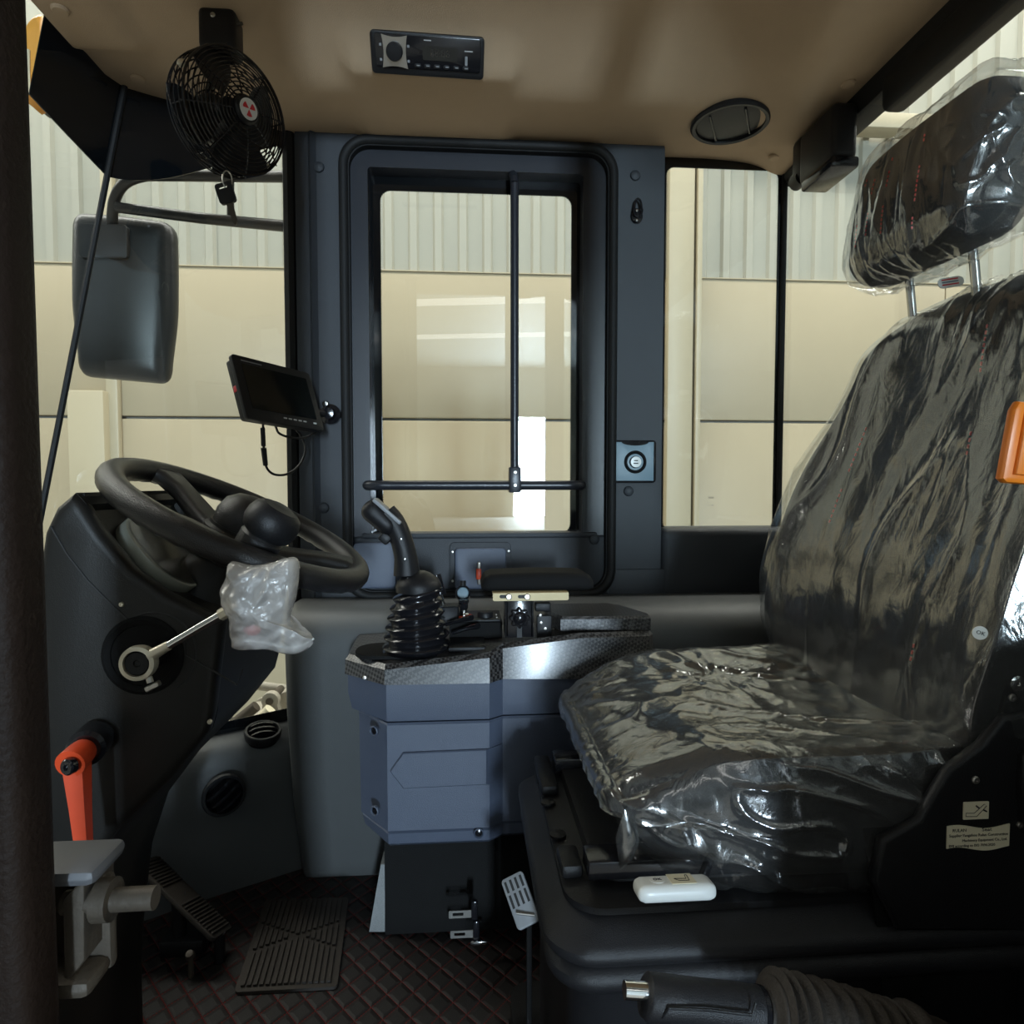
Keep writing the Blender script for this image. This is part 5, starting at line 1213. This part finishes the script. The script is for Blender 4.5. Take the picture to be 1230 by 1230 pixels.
# paper stickers with their print
def sticker(x0, y0, x1, y1, name, m):
    a_, c_ = at(x0, y1, YP), at(x1, y0, YP)
    b = MB(); b.prism(P2(a_.x, c_.x, a_.z, c_.z, 0.0006, 2), YP - 0.0012, YP - 0.0002, MXZ); return b.build(name, m, seat), a_, c_
def xzm(x, z, Y): return Matrix(((1, 0, 0, x), (0, 0, -1, Y), (0, 1, 0, z), (0, 0, 0, 1)))
s1, a_, c_ = sticker(1156, 962, 1187, 984, 'pictogram_sticker', 'paper')
def line_on(pts_, parent, Y, r=0.00035, m='ink'):
    b = MB(); b.tube([(at(x, y, YP).x, Y, at(x, y, YP).z) for x, y in pts_], r, 4); b.build('print_line', m, parent)
line_on([(1159, 980), (1159, 976), (1169, 976), (1181, 965), (1184, 967), (1172, 980), (1159, 980)], s1, YP - 0.0014)
for q_ in (((1171, 967), (1175, 970)), ((1180, 972), (1184, 974))): line_on(q_, s1, YP - 0.0014, 0.0008)
# lower label lies slightly rippled on the plate
a_, c_ = at(1136, 1021, YP), at(1212, 987, YP); w_ = c_.x - a_.x; h_ = c_.z - a_.z
def rip(u): return 0.0022 * math.sin(u * 6.5 + 0.6) - 0.001
vs = []; fs = []
for k in (0, 1):
    for i in range(25):
        u = i / 24
        for j in (0, 1): vs.append((a_.x + w_ * u, YP - 0.0012 + 0.001 * k, a_.z + h_ * j * 0.86 + rip(u) + 0.0016))
for i in range(24):
    q = 2 * i; fs += [[q, q + 2, q + 3, q + 1], [50 + q, 51 + q, 53 + q, 52 + q], [q, 50 + q, 52 + q, q + 2], [q + 1, q + 3, 53 + q, 51 + q]]
fs += [[0, 1, 51, 50], [48, 98, 99, 49]]
b = MB(); b.add(vs, fs); s2 = b.build('supplier_label', 'paper', seat)
ts = h_ * 0.19
for body_, u, v, wd in (('RULAN', 0.08, 0.76, 0.22), ('Seat', 0.55, 0.76, 0.16), ('Supplier:Yangzhou Rulan Construction', 0.03, 0.56, 0.94), ('Machinery Equipment Co., Ltd.', 0.24, 0.36, 0.72), ('EMI according to ISO 7096:2020', 0.03, 0.16, 0.74)):
    lettering('label_print', body_, ts, xzm(a_.x + w_ * u, a_.z + h_ * v + 0.0, YP - 0.0014), 'ink', s2, fit=w_ * wd)
# belt webbing falling from the cushion
wb_ = [at(1055, 968, 0.62), at(1062, 1000, 0.615), at(1072, 1060, 0.612), at(1080, 1130, 0.615), at(1085, 1200, 0.62)]
b = MB(); b.loft([[p + V((-0.022, 0, 0)), p + V((0.022, 0.0, 0)), p + V((0.022, 0.003, 0)), p + V((-0.022, 0.003, 0))] for p in wb_]); b.build('belt_webbing', 'black_matte', seat)
# ---- suspension base: stepped rounded housings
def rl2(x0, x1, y0, y1, r, z, tilt=0.0): return [V((x, y, z)) for x, y in P2(x0, x1, y0, y1, r, 7)]
BX0, BX1, BY0, BY1 = 0.080, 0.66, 0.605, 1.005
def lay(i, z, r=0.05): return rl2(BX0 + i, BX1 - i, BY0 + i, BY1 - i, r, z)
b = MB(); b.loft([lay(0.030, 0.05), lay(0.030, 0.34), lay(0.020, 0.352), lay(0.006, 0.358), lay(0.003, 0.366), lay(0.003, 0.374), lay(0.010, 0.382), lay(0.022, 0.385)]); b.build('lower_bellows', 'seat_base', seat, smooth=50)
b = MB(); b.loft([lay(0.014, 0.383), lay(0.003, 0.388), lay(0.0, 0.394), lay(0.0, 0.402), lay(0.006, 0.408), lay(0.020, 0.418), lay(0.028, 0.426), lay(0.034, 0.428)]); b.build('suspension_housing', 'seat_base', seat, smooth=50)
b = MB(); b.loft([lay(0.024, 0.427, 0.04), lay(0.024, 0.434, 0.04), lay(0.030, 0.437, 0.04), lay(0.058, 0.440, 0.03), lay(0.060, 0.452, 0.03), lay(0.072, 0.452, 0.03)]); b.build('top_frame', 'black', seat, smooth=40)
b = MB(); b.loft([lay(-0.01, 0.0, 0.03), lay(-0.01, 0.05, 0.03)]); b.build('floor_plinth', 'black_matte', seat)
# slide rails, bolts and frame lugs
for y_ in (0.675, 0.93):
    b = MB(); b.box((0.130, y_ - 0.018, 0.445), (0.62, y_ + 0.018, 0.466), 0.003); rl3 = b.build('slide_rail', 'black_gloss', seat)
    b = MB(); b.lathe([(0.0105, 0), (0.0105, 0.008), (0.008, 0.0105), (0.001, 0.011)], Matrix.Translation((0.142, y_ - 0.0, 0.452)), 20); b.build('rail_bolt', 'steel', rl3)
for k, (x_, y_) in enumerate(((0.112, 0.90), (0.110, 0.84), (0.112, 0.76))):
    b = MB(); b.lathe([(0.010, 0), (0.010, 0.003), (0.004, 0.004)], Matrix.Translation((x_, y_, 0.4385)), 18); b.build('frame_button', 'black', seat)
for y0, y1 in ((0.86, 0.965), (0.675, 0.72)):
    b = MB(); b.box((0.104, y0, 0.436), (0.128, y1, 0.452), 0.005, 2); b.build('frame_lip', 'black', seat)
# white pull handle with pictogram
YH = 0.592
a_, c_ = at(767, 1090, YH), at(862, 1063, YH)
hcx, hcz = (a_.x + c_.x) / 2, (a_.z + c_.z) / 2
mh = Matrix.Translation((hcx, YH + 0.012, hcz)) @ Matrix.Rotation(math.radians(-10), 4, 'X')
b = MB(); b.rbox(((c_.x - a_.x) / 2, 0.015, 0.0085), 0.0075, 10, lambda o, p, nn: mh @ V((o.x + 0.004 * p.y * 0, o.y, o.z))); wh_ = b.build('pull_handle', 'white_plastic', seat, smooth=70)
b = MB(); b.box((-0.005, -0.011, 0.0083), (0.020, 0.011, 0.0090), 0.0002, 1, mh); ps = b.build('handle_sticker', 'paper', wh_)
b = MB(); b.tube([mh @ V(q_) for q_ in ((0.0, 0.0, 0.0092), (0.004, -0.005, 0.0092), (0.014, -0.005, 0.0092), (0.015, 0.007, 0.0092), (0.013, 0.007, 0.0092), (0.012, -0.001, 0.0092), (0.0, 0.0, 0.0092))], 0.0004, 4); b.build('print_line', 'ink', ps)
b = MB(); b.lathe([(0.0075, 0.0082), (0.0075, 0.0090), (0.0005, 0.0090)], mh @ Matrix.Translation((-0.017, 0, 0)), 20); rs = b.build('handle_sticker', 'paper_white', wh_)
lettering('sticker_print', 'OK', 0.006, mh @ Matrix.Translation((-0.017, 0, 0.0093)), 'ink', rs, 'CENTER')
b = MB(); b.tube([(hcx + 0.03, YH + 0.02, hcz), (hcx + 0.06, YH + 0.06, hcz + 0.012), (hcx + 0.12, YH + 0.10, hcz + 0.012)], 0.005, 10); b.build('handle_rod', 'black_gloss', wh_)

# ---- grey slotted lever beside the seat base
t0, t1 = at(616, 1053, 0.90), at(636, 1112, 0.85)
gl_ = thing('slotted_lever', 'light grey slotted plastic lever at the side of the seat base', 'lever', t1)
ax_ = (t0 - t1); L_ = ax_.length; mg = basis(t1, (-0.25, -0.75, 0.6), ax_)
b = MB(); b.prism(P2(0, L_, -0.017, 0.017, 0.005, 4), -0.006, 0.002, mg, bev=0.002); b.build('lever_plate', 'grey_plastic', gl_)
for k in range(4):
    y_ = -0.0115 + k * 0.0077
    for u0, u1 in ((0.40, 0.66), (0.71, 0.93)):
        b = MB(); b.box((L_ * u0, y_ - 0.0017, 0.0015), (L_ * u1, y_ + 0.0017, 0.0024), 0.0, 1, mg); b.build('slot', 'ink', gl_)
b = MB(); b.tube([mg @ V((L_ * 0.12, -0.012, 0.004)), mg @ V((L_ * 0.30, 0.010, 0.006))], 0.0018, 8); b.build('spring_wire', 'steel', gl_)
b = MB(); q = mg @ V((0.01, 0, -0.006)); b.box((q.x - 0.001, q.y + 0.002, 0.001), (q.x + 0.007, q.y + 0.010, q.z), 0.002); b.build('stay', 'black_matte', gl_)

# ---- parking brake lever in the near foreground
YB = 0.50
pb = thing('parking_brake', 'dark parking brake lever with chrome button and ribbed rubber boot', 'brake lever', (at(1000, 1240, YB).x, YB, 0.0))
b = MB(); b.tube([at(750, 1189, YB), at(780, 1191, YB)], 0.0070, 20); b.build('release_button', 'chrome', pb)
g_ = [at(774, 1196, YB), at(778, 1197, YB), at(820, 1202, YB), at(870, 1208, YB), at(912, 1214, YB)]
b = MB(); b.tube(g_, [0.0145, 0.0170, 0.0168, 0.0172, 0.0175], 24, flat=1.05); gb_ = b.build('grip', 'seat_base', pb, smooth=60)
b = MB(); b.tube([at(795, 1222, YB - 0.016), at(803, 1211, YB - 0.0185), at(850, 1213, YB - 0.019), at(903, 1219, YB - 0.019), at(908, 1205, YB - 0.016)], 0.0012, 6); b.build('grip_seam', 'black', gb_)
b = MB(); b.lathe([(0.0185, -0.002), (0.0185, 0.002)], basis(g_[-1], g_[-1] - g_[-2]), 24); b.build('grip_band', 'black_gloss', pb)
path = catmull([at(915, 1216, YB), at(940, 1222, YB), at(1000, 1240, YB), at(1060, 1262, YB), (at(1120, 1262, YB).x, YB, 0.36), (at(1150, 1262, YB).x, YB, 0.22), (at(1160, 1262, YB).x, YB, 0.04)], 16)
rl = []
for i, p in enumerate(path):
    t = i / (len(path) - 1); rl.append(0.018 + 0.012 * ss(0.02, 0.10, t) + 0.012 * t + 0.0035 * math.sin(i * math.pi * 2 / 5.0) * ss(0.06, 0.10, t))
b = MB(); b.tube(path, rl, 24); b.build('boot', 'mat_rubber', pb, smooth=70)
b = MB(); q = path[-1]; b.box((q.x - 0.07, q.y - 0.06, 0.0), (q.x + 0.07, q.y + 0.06, 0.06), 0.01); b.build('brake_base', 'black', pb)
